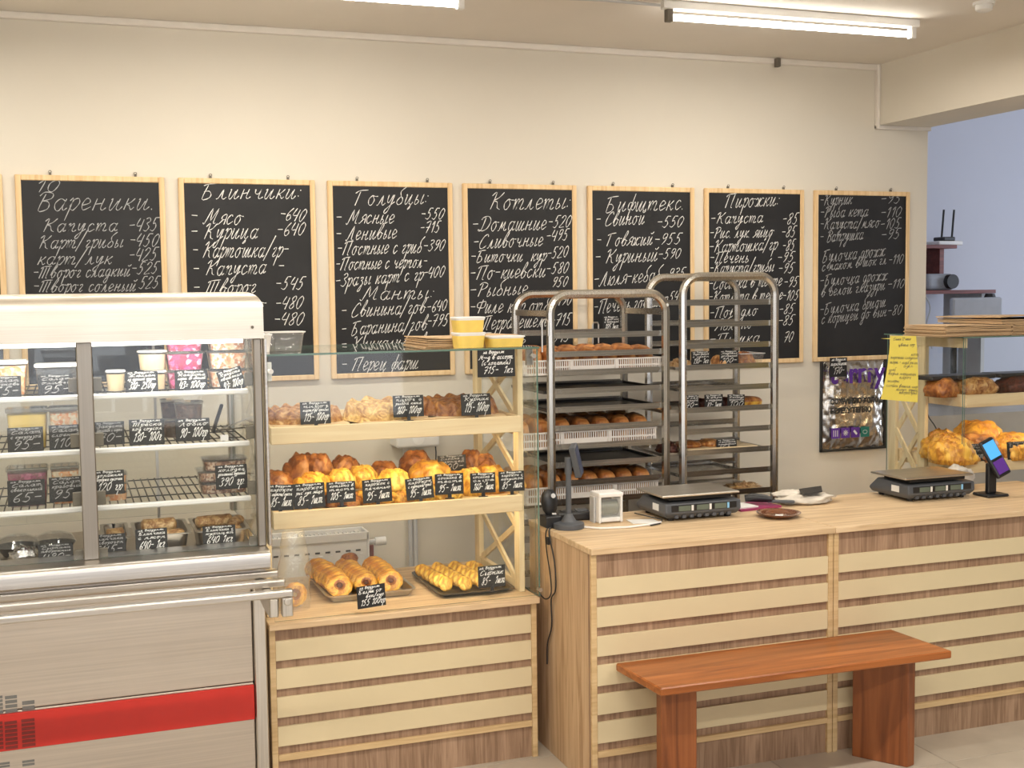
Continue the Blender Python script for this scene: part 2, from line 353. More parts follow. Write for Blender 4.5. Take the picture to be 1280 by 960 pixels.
# ------------------------------------------------------------------ handwriting: a cursive stroke alphabet (tenths of the x-height)
G = {
'а': '8,8 4,10 1,6 2,1 5,0 8,8;8,10 7,3 8,0 10,2', 'б': '7,6 4,8 1,3 3,0 6,1 7,5 4,9 3,14 8,19', 'в': '0,3 4,16 6,18 6,14 2,5 3,0 6,1 7,5 5,8 3,7;6,7 9,6',
'г': '1,8 3,10 5,8 2,2 4,0 7,2', 'д': '7,8 4,10 1,6 2,1 5,1 7,9 6,-4 3,-9 1,-6 4,-2 9,2', 'е': '1,4 6,6 6,9 3,10 1,5 3,0 8,3', 'ж': '0,8 2,10 4,6 2,0 0,1;6,10 5,0;11,9 9,10 6,5 9,0 12,2',
'з': '1,8 4,10 5,7 3,5 6,3 4,-6 1,-8 1,-5 7,2', 'и': '1,9 2,10 1,2 3,0 6,8;7,10 6,2 8,0 10,3', 'й': '1,9 2,10 1,2 3,0 6,8;7,10 6,2 8,0 10,3;3,15 5,13 8,16', 'к': '2,10 1,0;7,10 4,6 1,5 4,4 6,0 8,2',
'л': '0,0 2,1 5,10 5,2 7,0 9,2', 'м': '0,0 2,1 4,10 5,2 8,10 8,2 10,0 12,2', 'н': '2,10 1,0;1,5 6,6;7,10 6,2 8,0 10,2', 'о': '4,10 1,6 2,1 5,0 7,5 5,9 4,10 7,9 10,9', 'п': '0,8 2,10 1,0 2,6 5,10 6,8 5,2 7,0 9,2',
'р': '0,8 2,10 0,-9;1,3 3,9 6,10 7,6 4,0 2,1', 'с': '6,8 4,10 1,6 2,1 4,0 8,3', 'т': '0,8 1,10 1,0 2,7 4,10 5,7 4,0 5,7 8,10 9,7 8,1 10,0 12,2', 'у': '1,10 1,4 3,2 6,10;7,10 4,-6 1,-9 1,-5 9,3',
'ф': '5,8 2,9 1,4 3,1 5,4;6,18 3,-9;5,4 7,9 9,8 9,3 7,1 5,3', 'х': '1,9 3,9 5,1 8,1;8,10 0,0', 'ц': '1,9 2,10 1,2 3,0 6,8;7,10 6,1 8,0 8,-4 6,-5 10,2', 'ч': '1,9 2,10 2,6 5,5 7,10;7,10 6,2 8,0 10,2',
'ш': '1,10 1,2 3,0 5,8;6,10 5,2 7,0 9,8;10,10 9,2 11,0 13,2', 'щ': '1,10 1,2 3,0 5,8;6,10 5,2 7,0 9,8;10,10 9,1 11,0 11,-4 9,-5 13,2', 'ы': '2,10 1,1 3,0 5,3 3,5 1,4;9,10 8,2 9,0 11,2', 'ь': '2,10 1,1 4,0 6,3 4,5 1,4',
'э': '1,9 4,10 7,6 5,0 1,1;3,5 7,5', 'ю': '2,10 1,0;1,5 4,5;8,10 4,5 5,0 8,0 10,5 8,10', 'я': '8,0 8,10 4,9 3,6 5,5 8,5;5,5 1,0 0,1',
'А': '0,1 2,1 10,20 9,0;4,8 12,8', 'Б': '4,18 2,0 8,1 9,6 6,10 2,9;0,17 4,19 12,20', 'В': '4,18 2,0 8,1 9,6 7,10 3,10 9,13 9,18 3,20 0,16', 'Г': '5,18 3,0;0,16 4,19 13,20', 'Д': '6,18 4,3 1,0 0,2 6,0 12,4 14,14 9,20 2,18 1,15',
'Е': '9,18 5,20 3,16 6,11 1,6 3,0 9,3', 'Ж': '1,17 4,19 6,11 3,1 0,2;9,20 7,0;15,18 12,19 8,10 12,1 16,2', 'З': '2,17 6,20 8,15 4,11 8,6 5,0 0,2', 'И': '1,17 3,19 2,4 4,0 8,6 11,20;11,20 9,3 11,0 14,3',
'К': '0,16 4,20 2,0;12,20 8,14 3,10 7,9 9,2 12,0', 'Л': '0,1 2,0 8,20 8,2 11,0', 'М': '0,1 2,0 6,20 8,4 13,20 12,2 15,1', 'Н': '1,17 4,20 2,0;3,10 11,11;13,20 10,0', 'О': '8,20 3,16 1,6 4,0 9,3 11,13 8,20',
'П': '4,18 2,0;0,16 3,19 14,20;12,19 10,2 12,0', 'Р': '4,18 2,0;0,16 4,20 10,18 9,12 3,9', 'С': '11,16 9,20 4,16 1,6 3,0 8,1 11,4', 'Т': '3,18 1,0;8,18 6,0;13,18 11,2 13,0;0,16 3,19 15,20', 'Ф': '7,20 5,0;6,16 1,15 1,9 5,8;6,16 12,17 12,9 6,8',
'Х': '1,18 4,20 7,4 11,1;13,20 0,0', 'Я': '10,0 10,20 4,18 3,12 10,10;5,10 0,0',
'0': '5,20 1,14 1,4 4,0 7,6 8,15 5,20', '1': '1,14 5,20 3,0', '2': '1,15 4,20 8,16 4,7 0,0 8,1', '3': '1,18 5,20 7,15 3,11 7,6 4,0 0,2', '4': '3,20 0,9 7,9;8,18 6,0', '5': '4,20 2,11 5,12 7,6 4,0 0,2;4,20 9,20',
'6': '7,20 2,12 1,4 4,0 7,4 5,9 1,6', '7': '0,18 8,20 3,0;1,10 8,10', '8': '5,10 8,15 6,20 2,16 5,10 7,4 4,0 1,4 5,10', '9': '8,14 4,10 2,14 4,19 8,18 7,8 3,0', '-': '0,8 7,8', '=': '0,9 5,9;0,5 5,5', ':': '2,9 2,8;1,3 1,2', '.': '1,1 1,0', ',': '2,2 1,-2',
'/': '0,-4 7,22', '(': '5,20 2,12 2,4 4,-2', ')': '1,20 4,12 4,4 1,-2', '№': '0,0 2,20 7,0 9,20;12,8 13,4;10,1 14,1', '_': '0,-2 9,-2', '~': '0,5 3,8 6,4 9,8 12,4 15,6'}
GW = {}
def _parse():
    for k, s in list(G.items()):
        st = [[tuple(map(float, p.split(','))) for p in q.split()] for q in s.split(';')]
        G[k] = st; GW[k] = max(p[0] for q in st for p in q)
_parse()
def spline(pts, k):
    if len(pts) < 3 or k < 2: return pts
    out = []; n = len(pts)
    for i in range(n-1):
        p0, p1, p2, p3 = pts[max(i-1, 0)], pts[i], pts[i+1], pts[min(i+2, n-1)]
        for j in range(k):
            t = j/k; out.append(tuple(.5*((2*p1[a])+(-p0[a]+p2[a])*t+(2*p0[a]-5*p1[a]+4*p2[a]-p3[a])*t*t+(-p0[a]+3*p1[a]-3*p2[a]+p3[a])*t**3) for a in (0, 1)))
    out.append(pts[-1]); return out
def write(mb, text, p0, p1, height, nrm, thick, k=3, slant=.36, wob=.05, lift=.0006):
    """pen strokes as thin ribbons: text from p0 to p1 (world), cap height in metres"""
    p0, p1 = Vector(p0), Vector(p1); ex = (p1-p0); L_ = ex.length; ex.normalize(); nrm = Vector(nrm); ey = nrm.cross(ex).normalized()
    sc = height/20; x = 0; strokes = []
    for ch in text:
        if ch == ' ': x += 7; continue
        g = G.get(ch)
        if g is None: g = G.get(ch.lower(), G['~']); ch2 = ch.lower() if ch.lower() in GW else '~'
        else: ch2 = ch
        jx, jy = R_.uniform(-1, 1)*wob*4, R_.uniform(-1, 1)*wob*6
        ky = 1.0 if (ch.isdigit() or ch.isupper()) else 1.25
        for st in g: strokes.append([(x+a+jx+R_.uniform(-1, 1)*wob*5, b*ky+jy+R_.uniform(-1, 1)*wob*5) for a, b in st])
        x += GW[ch2]+(1.2 if ch.isalpha() and not ch.isupper() else 2.6)
    w = max(x-2, 1); fx = L_/(w*sc)
    fx = fx if L_ > 0 else 1
    for st in strokes:
        q = spline(st, k); q = [p0+ex*(a*sc*fx+b*sc*slant)+ey*(b*sc)+nrm*lift for a, b in q]
        vs = []
        for i, p in enumerate(q):
            d = (q[min(i+1, len(q)-1)]-q[max(i-1, 0)])
            if d.length < 1e-9: d = ex.copy()
            s_ = nrm.cross(d.normalized())*thick/2*(.8+.35*math.sin(i*1.7)); vs += [p-s_, p+s_]
        mb.add(vs, [(2*i, 2*i+2, 2*i+3, 2*i+1) for i in range(len(q)-1)])
def font_text(name, body, size, mtx, mat, parent, thick=0.0, width=None, bold=0.0):
    cu = bpy.data.curves.new(name, 'FONT'); cu.body = body; cu.size = size; cu.extrude = thick; cu.offset = bold
    o = bpy.data.objects.new(name, cu); COL.objects.link(o)
    dg = bpy.context.evaluated_depsgraph_get(); me = bpy.data.meshes.new_from_object(o.evaluated_get(dg)); bpy.data.objects.remove(o)
    if width:
        w = max(v.co.x for v in me.vertices)-min(v.co.x for v in me.vertices)
        for v in me.vertices: v.co.x *= width/w
    me.transform(PW[parent.name].inverted() @ mtx if parent else mtx); me.materials.clear(); me.materials.append(M[mat]); me.name = name
    r = bpy.data.objects.new(name, me); COL.objects.link(r)
    if parent: r.parent = parent
    PW[r.name] = PW[parent.name] if parent else Matrix()
    return r
FRONT = Matrix(((1, 0, 0, 0), (0, 0, -1, 0), (0, 1, 0, 0), (0, 0, 0, 1)))   # local xy -> scene xz, facing the customers
# ================================================================== THE SETTING
DW = 5.6          # back wall plane
def struct(name, mb, mat, **kw): o = mb.build(name, mat, **kw); o['kind'] = 'structure'; return o
XE0, XE1 = 4.133, 4.465
ZC = 2.94
struct('wall_back', MB().box(-3, XE1, DW, DW+.25, 0, ZC), 'wall')
struct('wall_left', MB().box(-3.2, -3, -3, DW+.25, 0, ZC), 'wall')
struct('wall_front', MB().box(-3, -2.1, -3.2, -3, 0, ZC).box(3.1, 9, -3.2, -3, 0, ZC).box(-2.1, 3.1, -3.2, -3, 0, .55).box(-2.1, 3.1, -3.2, -3, 2.65, ZC), 'wall')
struct('wall_far', MB().box(XE1-.3, 9, 7.5, 7.7, 0, 3.4), 'blue')
struct('wall_right', MB().box(9, 9.2, -3, 7.7, 0, 1.4).box(9, 9.2, -3, 3.6, 1.4, 3.4).box(9, 9.2, 6.4, 7.7, 1.4, 3.4).box(9, 9.2, 3.6, 6.4, 2.95, 3.4), 'wall')
struct('wall_side', MB().box(XE1-.3, XE1, DW+.25, 7.5, 0, 3.4), 'blue')
struct('trim_1', MB().box(XE0, XE1, -3, DW, 2.62, ZC), 'wall')         # the beam that runs towards the customers
struct('ceiling', MB().box(-3.2, XE1, -3.2, DW+.25, ZC, ZC+.1), 'ceil')
struct('ceiling_2', MB().box(XE1, 9.2, -3.2, 7.7, 3.3, 3.4), 'ceil')
# moulding along the ceiling and the beam: white conduit
mb = MB().box(-3, XE0, DW-.022, DW, ZC-.03, ZC).box(XE0-.018, XE0, DW-.03, DW, 2.60, ZC)
struct('trim_2', mb, 'mould', bevel=.004)
struct('trim_3', MB().box(XE0-.018, XE1+.01, DW-.02, DW, 2.60, 2.622), 'mould', bevel=.004)
f = struct('floor', MB().box(-3.2, 9.2, -3.2, 7.7, -.1, -.006), 'grout')
for ix in range(12):
    for iy in range(10):
        piece('tile', (.597, .597, .01), (-1.2+.3+ix*.6, .3+iy*.6, -.005), 'tile', f, bevel=.001)
# raised floor of the next room
struct('floor_2', MB().box(XE1, 9, 6.0, 7.5, -.005, .98), 'tile')
# shop window frames behind the photographer and the window of the next room
for nm, a in (('window_1', [(-2.1, 3.1, -3.12, -3.06)]),):
    w_ = MB()
    for x in (-2.1, -.4, 1.35, 3.04): w_.box(x, x+.06, -3.14, -3.06, .55, 2.65)
    w_.box(-2.1, 3.1, -3.14, -3.06, .55, .61).box(-2.1, 3.1, -3.14, -3.06, 2.59, 2.65); struct(nm, w_, 'white')
w_ = MB()
for y in (3.6, 4.97, 6.34): w_.box(9.05, 9.12, y, y+.06, 1.4, 2.95)
w_.box(9.05, 9.12, 3.6, 6.4, 1.4, 1.46).box(9.05, 9.12, 3.6, 6.4, 2.89, 2.95); struct('window_2', w_, 'white')

# ------------------------------------------------------------------ ceiling tube lights
def ceiling_light(x0, x1, y, label):
    t = thing('ceiling_light', label, 'ceiling light', ((x0+x1)/2, y, ZC), 0, 'tube lights on the ceiling')
    MB().box(x0-.02, x1+.02, y-.02, y+.02, ZC-.035, ZC).build('housing', 'white', t, bevel=.004)
    for x in (x0, x1-.02): MB().box(x-.004, x+.024, y-.016, y+.016, ZC-.085, ZC-.03).build('lamp_holder', 'clip' if x == x0 else 'white', t, bevel=.003)
    MB().cyl((x0+.02, y, ZC-.065), (x1-.02, y, ZC-.065), .0135, 12).build('tube', 'tube', t, smooth='auto')
    return t
ceiling_light(2.37, 3.60, 4.62, 'glowing tube light on the ceiling above the baking racks, right of the other tube')
ceiling_light(.27, 1.50, 4.66, 'glowing ceiling tube above the bread shelves, mostly cut off by the top edge')
for yy, rn in ((2.35, 'nearer to the counters'), (.2, 'above the photographer')):
    for xx, cn in ((-.9, 'left'), (.9, 'middle'), (2.95, 'right')):
        ceiling_light(xx-.6, xx+.6, yy, f'{cn} tube light of the ceiling row {rn}, outside the picture')
mb = MB().tube([(1.55, 4.66, ZC-.008), (1.8, 4.64, ZC-.02), (2.1, 4.64, ZC-.012), (2.34, 4.62, ZC-.02)], .006, 6)
tag(mb.build('ceiling_cable', 'lgrey'), 'thin grey cable along the ceiling running into the tube light', 'cable')
p = onZ(1230, 3, ZC)
t = thing('smoke_detector', 'small white smoke detector on the ceiling near the beam', 'detector', (p.x, p.y, ZC))
MB().lathe([(.045, ZC-.012), (.045, ZC)], 20, (p.x, p.y, 0)).build('base', 'white', t, smooth='auto')
MB().lathe([(.02, ZC-.04), (.034, ZC-.032), (.036, ZC-.012)], 20, (p.x, p.y, 0)).build('sensor_head', 'white', t, smooth='auto')
p = onY(970, 77, DW-.02)
tag(MB().box(p.x-.012, p.x+.012, DW-.05, DW-.02, p.z-.03, p.z+.015).build('cable_clip', 'clip', bevel=.003), 'small dark clip on the moulding where the wall meets the ceiling', 'clip')

# ------------------------------------------------------------------ chalkboards
NY = (0, -1, 0)
YB = DW-.022
def chalkboard(x0, x1, z0, z1, label, texts):
    t = thing('chalkboard', label, 'chalkboard', ((x0+x1)/2, DW, z0), 0, 'menu chalkboards in a row on the back wall')
    w = .024
    h = z1-z0
    for x in (x0+w/2, x1-w/2): piece('frame_stile', (w, .02, h), (x, DW-.011, (z0+z1)/2), 'frame', t, bevel=.003)
    for z in (z0+w/2, z1-w/2): piece('frame_rail', (x1-x0-2*w, .018, w), ((x0+x1)/2, DW-.011, z), 'frame', t, bevel=.003)
    piece('slate', (x1-x0-2*w+.004, .008, h-2*w+.004), ((x0+x1)/2, DW-.012, (z0+z1)/2), 'slate', t, bevel=0)
    for x in (x0+.14, x1-.12):
        MB().box(x-.005, x+.005, DW-.012, DW-.002, z1-.004, z1+.012).tube([(x+.006*math.cos(a), DW-.012, z1+.014+.006*math.sin(a)) for a in [i*math.pi/3 for i in range(6)]], .0015, 5, True).build('hanger', 'clip', t)
    if texts:
        m = MB()
        for (s, u0, v0, u1, v1, hp) in texts:
            a, b = onY(u0, v0, YB+.005), onY(u1, v1, YB+.005)
            hh = hp*(1.15 if hp < 17.5 else .95)/1530.93*((a.y)*.9377+a.x*.339)
            a.y = b.y = DW-.016
            write(m, s, a, b, hh, NY, .0036, 3, lift=.0008)
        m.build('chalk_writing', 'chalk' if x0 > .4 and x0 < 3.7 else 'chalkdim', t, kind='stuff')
    return t
B = [(-.186, .42), (.478, 1.08), (1.137, 1.733), (1.784, 2.369), (2.429, 3.019), (3.078, 3.668), (3.732, 4.339)]
ZB0, ZB1 = 1.36, 2.268
T0 = [('Вареники.', 44, 263, 190, 262, 24), ('10', 44, 240, 72, 240, 13), ('Капуста', 52, 290, 145, 289, 14), ('-435', 160, 290, 196, 288, 14), ('Карт/грибы', 47, 311, 152, 309, 14), ('-450', 160, 308, 196, 308, 14),
      ('карт/лук', 46, 331, 138, 330, 14), ('-425', 160, 327, 195, 325, 14), ('-Творог сладкий', 40, 348, 161, 345, 13), ('-525', 163, 343, 196, 342, 13), ('-Творог соленый', 40, 365, 168, 364, 13), ('525', 173, 361, 197, 360, 13)]
T1 = [('Блинчики:', 250, 249, 374, 248, 20), ('- Мясо', 236, 279, 300, 281, 17), ('-640', 348, 275, 379, 277, 14), ('- Курица', 236, 299, 320, 298, 17), ('-640', 345, 295, 379, 294, 14), ('- Картошка/гр-', 238, 322, 358, 321, 17),
      ('- Капуста  -', 239, 345, 353, 341, 16), ('- Творог', 240, 368, 318, 366, 15), ('-545', 343, 362, 378, 362, 14), ('- Яблоко', 242, 390, 329, 388, 15), ('-480', 343, 387, 376, 386, 14), ('- Вишня', 242, 410, 315, 409, 15), ('-480', 341, 407, 377, 406, 14)]
T2 = [('Голубцы:', 440, 257, 533, 255, 20), ('- Мясные', 418, 280, 491, 279, 15), ('-550', 525, 274, 553, 274, 12), ('- Ленивые', 418, 301, 494, 298, 15), ('-715', 524, 292, 549, 290, 12), ('-Постные с гриб', 420, 319, 525, 316, 15), ('-390', 528, 314, 554, 313, 12),
      ('-Постные с черпол-', 418, 338, 532, 334, 14), ('-Зразы карт с гр', 418, 359, 527, 350, 14), ('-400', 528, 348, 554, 346, 12), ('Манты:', 450, 375, 540, 373, 18), ('- Свинина/гов', 425, 397, 530, 391, 15), ('-640', 533, 391, 557, 388, 12),
      ('- Баранина/гов', 425, 420, 532, 412, 15), ('-795', 533, 409, 559, 407, 13), ('- Хинкали/гов', 425, 438, 530, 433, 14), ('- Перец фарш', 425, 464, 521, 461, 15)]
T3 = [('Котлеты:', 610, 262, 710, 261, 22), ('-Домашние', 589, 289, 681, 287, 16), ('-520', 684, 285, 712, 284, 13), ('-Сливочные', 590, 311, 677, 307, 15), ('-495', 682, 302, 709, 300, 12), ('-Биточки  кур', 587, 328, 681, 326, 13), ('-520', 683, 324, 709, 321, 12),
      ('-По-киевски', 586, 350, 680, 346, 15), ('-580', 682, 343, 709, 341, 12), ('-Рыбные', 586, 371, 658, 368, 15), ('950', 689, 359, 708, 358, 11), ('-Филе кур отб', 586, 392, 684, 389, 15), ('-490', 689, 382, 713, 381, 12),
      ('-Терракешеле', 592, 413, 684, 408, 15), ('-715', 687, 408, 712, 406, 13), ('-Печень', 588, 431, 655, 429, 13), ('545', 690, 428, 710, 427, 10)]
T4 = [('Бифштекс.', 755, 265, 853, 262, 20), ('- Свиной', 743, 278+5, 804, 280, 15), ('-550', 820, 284, 852, 284, 12), ('- Говяжий', 744, 308, 814, 306, 14), ('-955', 817, 306, 850, 305, 12), ('- Куриный', 742, 330, 820, 326, 15), ('-590', 822, 324, 849, 323, 11),
      ('-Люля-кебаб', 741, 358, 824, 351, 15), ('-935', 828, 349, 855, 347, 11), ('-545', 830, 378, 853, 376, 11), ('-Печень говяжья', 741, 393, 832, 382, 15)]
T5 = [('Пирожки:', 905, 260, 972, 257, 18), ('-Капуста', 887, 280, 952, 278, 12), ('-85', 977, 281, 996, 280, 12), ('-Рис. лук. яйцо', 886, 298, 965, 296, 12), ('-85', 976, 297, 993, 296, 12), ('-Картошка/гр', 885, 316, 970, 312, 13), ('-85', 977, 314, 992, 313, 12),
      ('-Печень', 886, 329, 934, 328, 12), ('-95', 971, 328, 991, 327, 11), ('-Капуста/грибы', 886, 342, 966, 339, 12), ('-95', 972, 342, 991, 341, 11), ('-Сосиска в тесте', 885, 362, 976, 357, 13), ('-95', 979, 359, 996, 358, 11),
      ('-Котлета в тесте', 885, 378, 977, 374, 12), ('-105', 977, 376, 997, 375, 11), ('-Повидло', 886, 398, 945, 394, 12), ('-85', 973, 393, 991, 392, 11), ('-Яблоко', 886, 414, 940, 410, 12), ('-85', 972, 407, 991, 406, 11), ('-Пышка', 886, 431, 948, 428, 12), ('70', 979, 428, 990, 427, 11)]
T6 = [('-Курник', 1024, 257, 1064, 255, 12), ('-95', 1100, 255, 1125, 254, 11), ('-Рыба кета', 1024, 272, 1084, 270, 12), ('-110', 1100, 272, 1125, 271, 11), ('-Капуста/мясо', 1024, 287, 1098, 284, 12), ('-105', 1100, 287, 1124, 285, 11), ('- Ватрушка', 1024, 303, 1078, 299, 12), ('-95', 1101, 300, 1124, 298, 11),
      ('Булочка дрожж', 1027, 328, 1105, 320, 13), ('с маком в шок гл', 1027, 339, 1107, 330, 10), ('-110', 1110, 331, 1128, 329, 10), ('-Булочка дрожж', 1024, 358, 1108, 350, 12), ('в белой глазури', 1026, 371, 1105, 362, 11), ('-110', 1109, 361, 1129, 360, 10),
      ('-Булочка бриош', 1024, 394, 1106, 383, 12), ('с корицей до вын', 1026, 405, 1107, 395, 11), ('-80', 1109, 395, 1126, 393, 11)]
heads = ['menu chalkboard headed Вареники, at the far left above the steel display case', 'menu chalkboard headed Блинчики with seven prices, partly hidden by the steel display case',
         'menu chalkboard headed Голубцы and Манты above the bread shelves', 'menu chalkboard headed Котлеты behind the left arch of the first baking rack', 'menu chalkboard headed Бифштекс behind the baking racks',
         'menu chalkboard headed Пирожки behind the tallest baking rack', 'menu chalkboard without heading, beginning Курник, nearest the opening to the next room']
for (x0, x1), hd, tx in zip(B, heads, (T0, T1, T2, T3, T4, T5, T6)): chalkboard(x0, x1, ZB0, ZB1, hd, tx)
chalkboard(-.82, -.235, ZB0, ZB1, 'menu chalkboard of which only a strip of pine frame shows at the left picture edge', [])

# ------------------------------------------------------------------ price tags
TL = 'ип Вердумян'
def price_tag(u0, u1, v0, v1, Y, lines, label, roll=0., stand=True, grp='black price tags', dim=False, back=.12):
    a, b, c = onY(u0, v1, Y), onY(u1, v1, Y), onY(u0, v0, Y)
    w, h = abs(b.x-a.x), abs(c.z-a.z); ctr = Vector(((a.x+b.x)/2, Y, (a.z+b.z)/2))
    t = thing('price_tag', label, 'price tag', ctr, 0, grp)
    t.rotation_euler = (-back, roll, R_.uniform(-.05, .05))
    PW[t.name] = Matrix.Translation(ctr) @ rotm(-back, roll, t.rotation_euler.z)
    piece_card = MB().box(-w/2, w/2, 0, .0016, 0, h).build('card', 'card', t, local=True, bevel=.0006)
    m = MB(); y = h; n = len(lines)
    tot = sum(l[1] for l in lines)
    for s, rel, x0, x1 in lines:
        hh = h*.92*rel/tot; y -= hh
        write(m, s, (-w/2+w*x0, 0, y+hh*.12), (-w/2+w*x1, 0, y+hh*.2), hh*.74, (0, -1, 0), min(.0027, .0008+hh*.085), 2, wob=.08, lift=.0007)
    m.build('marker_writing', 'chalkdim' if dim else 'ink', t, local=True, kind='stuff')
    if stand:
        MB().box(-.006, .006, -.004, .004, -.012, .008).lathe([(.018, -.0155), (.018, -.012)], 12).build('stand', 'black', t, local=True)
    return t
def L4(a, b, price, x1=.6, unit='1шт'):
    r = [(TL, .65, .08, .88)]
    if a: r.append((a, 1.0, .1, .92))
    if b: r.append((b, 1.0, .08, .92))
    r.append((price+' '+unit if unit else price, 2.7, .1, .88)); return r

# ------------------------------------------------------------------ display counter in the middle (lower slatted cabinet)
def slatted_front(t, x0, x1, yf, ztop, slats, strip, zbase, edges=(1, 1)):
    """brown panel, horizontal cream slats, a thin oak strip low down and oak edge strips on both sides"""
    MB().box(x0, x1, yf+.012, yf+.028, 0.0, ztop).build('back_panel', 'sonoma', t)
    e = .022
    a, b = x0+(e if edges[0] else 0), x1-(e if edges[1] else 0)
    for z0, z1 in slats: piece('slat', (b-a, .010, z1-z0), ((a+b)/2, yf+.007, (z0+z1)/2), 'cream', t, bevel=.001)
    piece('base_strip', (b-a, .014, strip[1]-strip[0]), ((a+b)/2, yf+.005, (strip[0]+strip[1])/2), 'oakedge', t)
    for k, x in ((0, x0+e/2), (1, x1-e/2)):
        if edges[k]: piece('edge_strip', (e-.001, .028, ztop), (x, yf+.014, ztop/2), 'oakedge', t)
MX0, MX1, MYF, MYB, MZ = .617, 1.612, 4.2, 4.88, .615
t = thing('display_cabinet', 'low oak cabinet with cream slats under the glass bread shelves', 'cabinet', ((MX0+MX1)/2, MYF, 0))
slatted_front(t, MX0, MX1, MYF+.012, MZ-.022, [(.478, .548), (.377, .449), (.275, .348), (.172, .243)], (.120, .142), 0)
MB().box(MX0, MX0+.016, MYF+.04, MYB, 0, MZ-.022).build('side_panel', 'oakside', t)
MB().box(MX1-.016, MX1, MYF+.04, MYB, 0, MZ-.022).build('side_panel', 'oakside', t)
MB().box(MX0, MX1, MYB-.016, MYB, 0, MZ-.022).build('rear_panel', 'oakside', t)
MB().box(MX0-.002, MX1+.004, MYF-.012, MYB, MZ-.022, MZ).build('worktop', 'oak', t, bevel=.002)
# glass cabinet stand on it
t = thing('glass_display_stand', 'glass sided bread stand with pale pine lattice ends and two pine tray shelves', 'display stand', ((MX0+MX1)/2, MYF+.05, MZ))
def lattice_end(t, X, ya, yb, z0, z1, w=.055, th=.022, nx=4, top_front=None, pm='pinez'):
    for y in (ya, yb-w): MB().box(X-th/2, X+th/2, y, y+w, z0, z1).build('post', pm, t, bevel=.002)
    MB().box(X-th/2, X+th/2, ya+w, yb-w, z0, z0+.04).build('rail', pm, t, bevel=.002)
    MB().box(X-th/2, X+th/2, (top_front if top_front else ya+w), yb-w if top_front is None else yb, z1+(.0 if top_front else -.04), z1+(.045 if top_front else 0)).build('rail', pm, t, bevel=.002)
    za, zb = z0+.04, z1-(0 if top_front else .04); hh = (zb-za)/nx
    for i in range(nx):
        for s in (0, 1):
            p, q = (X, ya+w, za+hh*(i+s)), (X, yb-w, za+hh*(i+1-s))
            MB().bar((X+(s-.5)*.009, p[1], p[2]), (X+(s-.5)*.009, q[1], q[2]), .009, .024, up=(1, 0, 0)).build('lattice_bar', pm, t) if False else \
            MB().bar((X+(s-.5)*.011, p[1], p[2]), (X+(s-.5)*.011, q[1], q[2]), .024, .010, up=(1, 0, 0)).build('lattice_bar', pm, t)
ZT = 1.545
lattice_end(t, 1.585, 4.29, 4.83, MZ+.001, ZT-.006)
lattice_end(t, .60+.035, 4.29, 4.83, MZ+.001, ZT-.006)
def glass_pane(name, t, x0, x1, y0, y1, z0, z1):
    g = MB(); g.box(x0, x1, y0, y1, z0, z1)
    d = [x1-x0, y1-y0, z1-z0]; thin_ax = d.index(min(d))
    # face order of box(): -x? faces: 0:x0 1:x1 2:y0 3:y1 4:z0 5:z1
    g.mi = [0 if i//2 == thin_ax else 1 for i in range(6)]
    return g.build(name, ('glass', 'gedge'), t)
glass_pane('side_glass', t, 1.618, 1.624, 4.205, 4.86, MZ+.001, ZT-.004)
glass_pane('front_glass', t, .64, 1.616, 4.222, 4.226, MZ+.001, ZT-.004)
glass_pane('top_glass', t, .625, 1.628, 4.198, 4.87, ZT-.003, ZT+.004)
for x, z in ((.64, 1.49), (1.60, 1.515)):
    m = MB(); m.box(x-.013, x+.013, 4.226, 4.240, z-.035, z+.03); m.cyl((x+.006, 4.222, z), (x+.006, 4.195, z), .009, 12); m.build('glass_clamp', 'white' if x < 1 else 'rail', t, bevel=.001)
m = MB().cyl((1.617, 4.2, MZ+.03), (1.617, 4.18, MZ+.03), .008, 10); m.build('glass_clamp', 'rail', t)
def tray_shelf(t, x0, x1, y0, y1, z0, z1, floor_z):
    for a in ((x0, x1, y0, y0+.016),): MB().box(*a, z0, z1).build('front_board', 'pine', t, bevel=.002)
    MB().box(x0, x1, y1-.016, y1, z0, z1).build('rear_board', 'pine', t, bevel=.002)
    for x in (x0, x1-.014): MB().box(x, x+.014, y0+.016, y1-.016, z0, z1).build('end_board', 'pine', t, bevel=.002)
    MB().box(x0+.014, x1-.014, y0+.016, y1-.016, floor_z-.01, floor_z).build('shelf_bottom', 'pine', t)
tray_shelf(t, .648, 1.572, 4.245, 4.81, 1.232, 1.292, 1.278)
tray_shelf(t, .648, 1.574, 4.245, 4.81, .934, .996, .982)
MB().box(.68, 1.55, 4.264, 4.278, 1.255, 1.267).build('light_strip', 'led', t)
MB().box(.68, 1.55, 4.264, 4.278, .958, .971).build('light_strip', 'led', t)

# ------------------------------------------------------------------ checkout counter: two cabinets and their tops
CYF, CYB, CZ = 3.835, 4.44, .862
slc = [(.686, .753), (.581, .652), (.477, .549), (.372, .446), (.269, .343), (.166, .243)]
for i, (x0, x1, lab) in enumerate(((1.672, 2.659, 'checkout counter module with cream slats and a plain oak end panel'), (2.661, 4.06, 'checkout counter module with cream slats under the farther scale, right of the seam'))):
    t = thing('checkout_counter', lab, 'counter', ((x0+x1)/2, CYF, 0), 0, 'slatted checkout counter modules')
    slatted_front(t, x0, x1, CYF+.004, CZ-.022, slc, (.116, .137), 0)
    MB().box(x0, x0+.016, CYF+.034, CYB, 0, CZ-.022).build('side_panel', 'oakside', t, bevel=.001)
    MB().box(x1-.016, x1, CYF+.034, CYB, 0, CZ-.022).build('side_panel', 'oakside', t, bevel=.001)
    MB().box(x0-.004 if i == 0 else x0, x1, CYF-.008, CYB, CZ-.022, CZ).build('worktop', 'oak', t, bevel=.002)

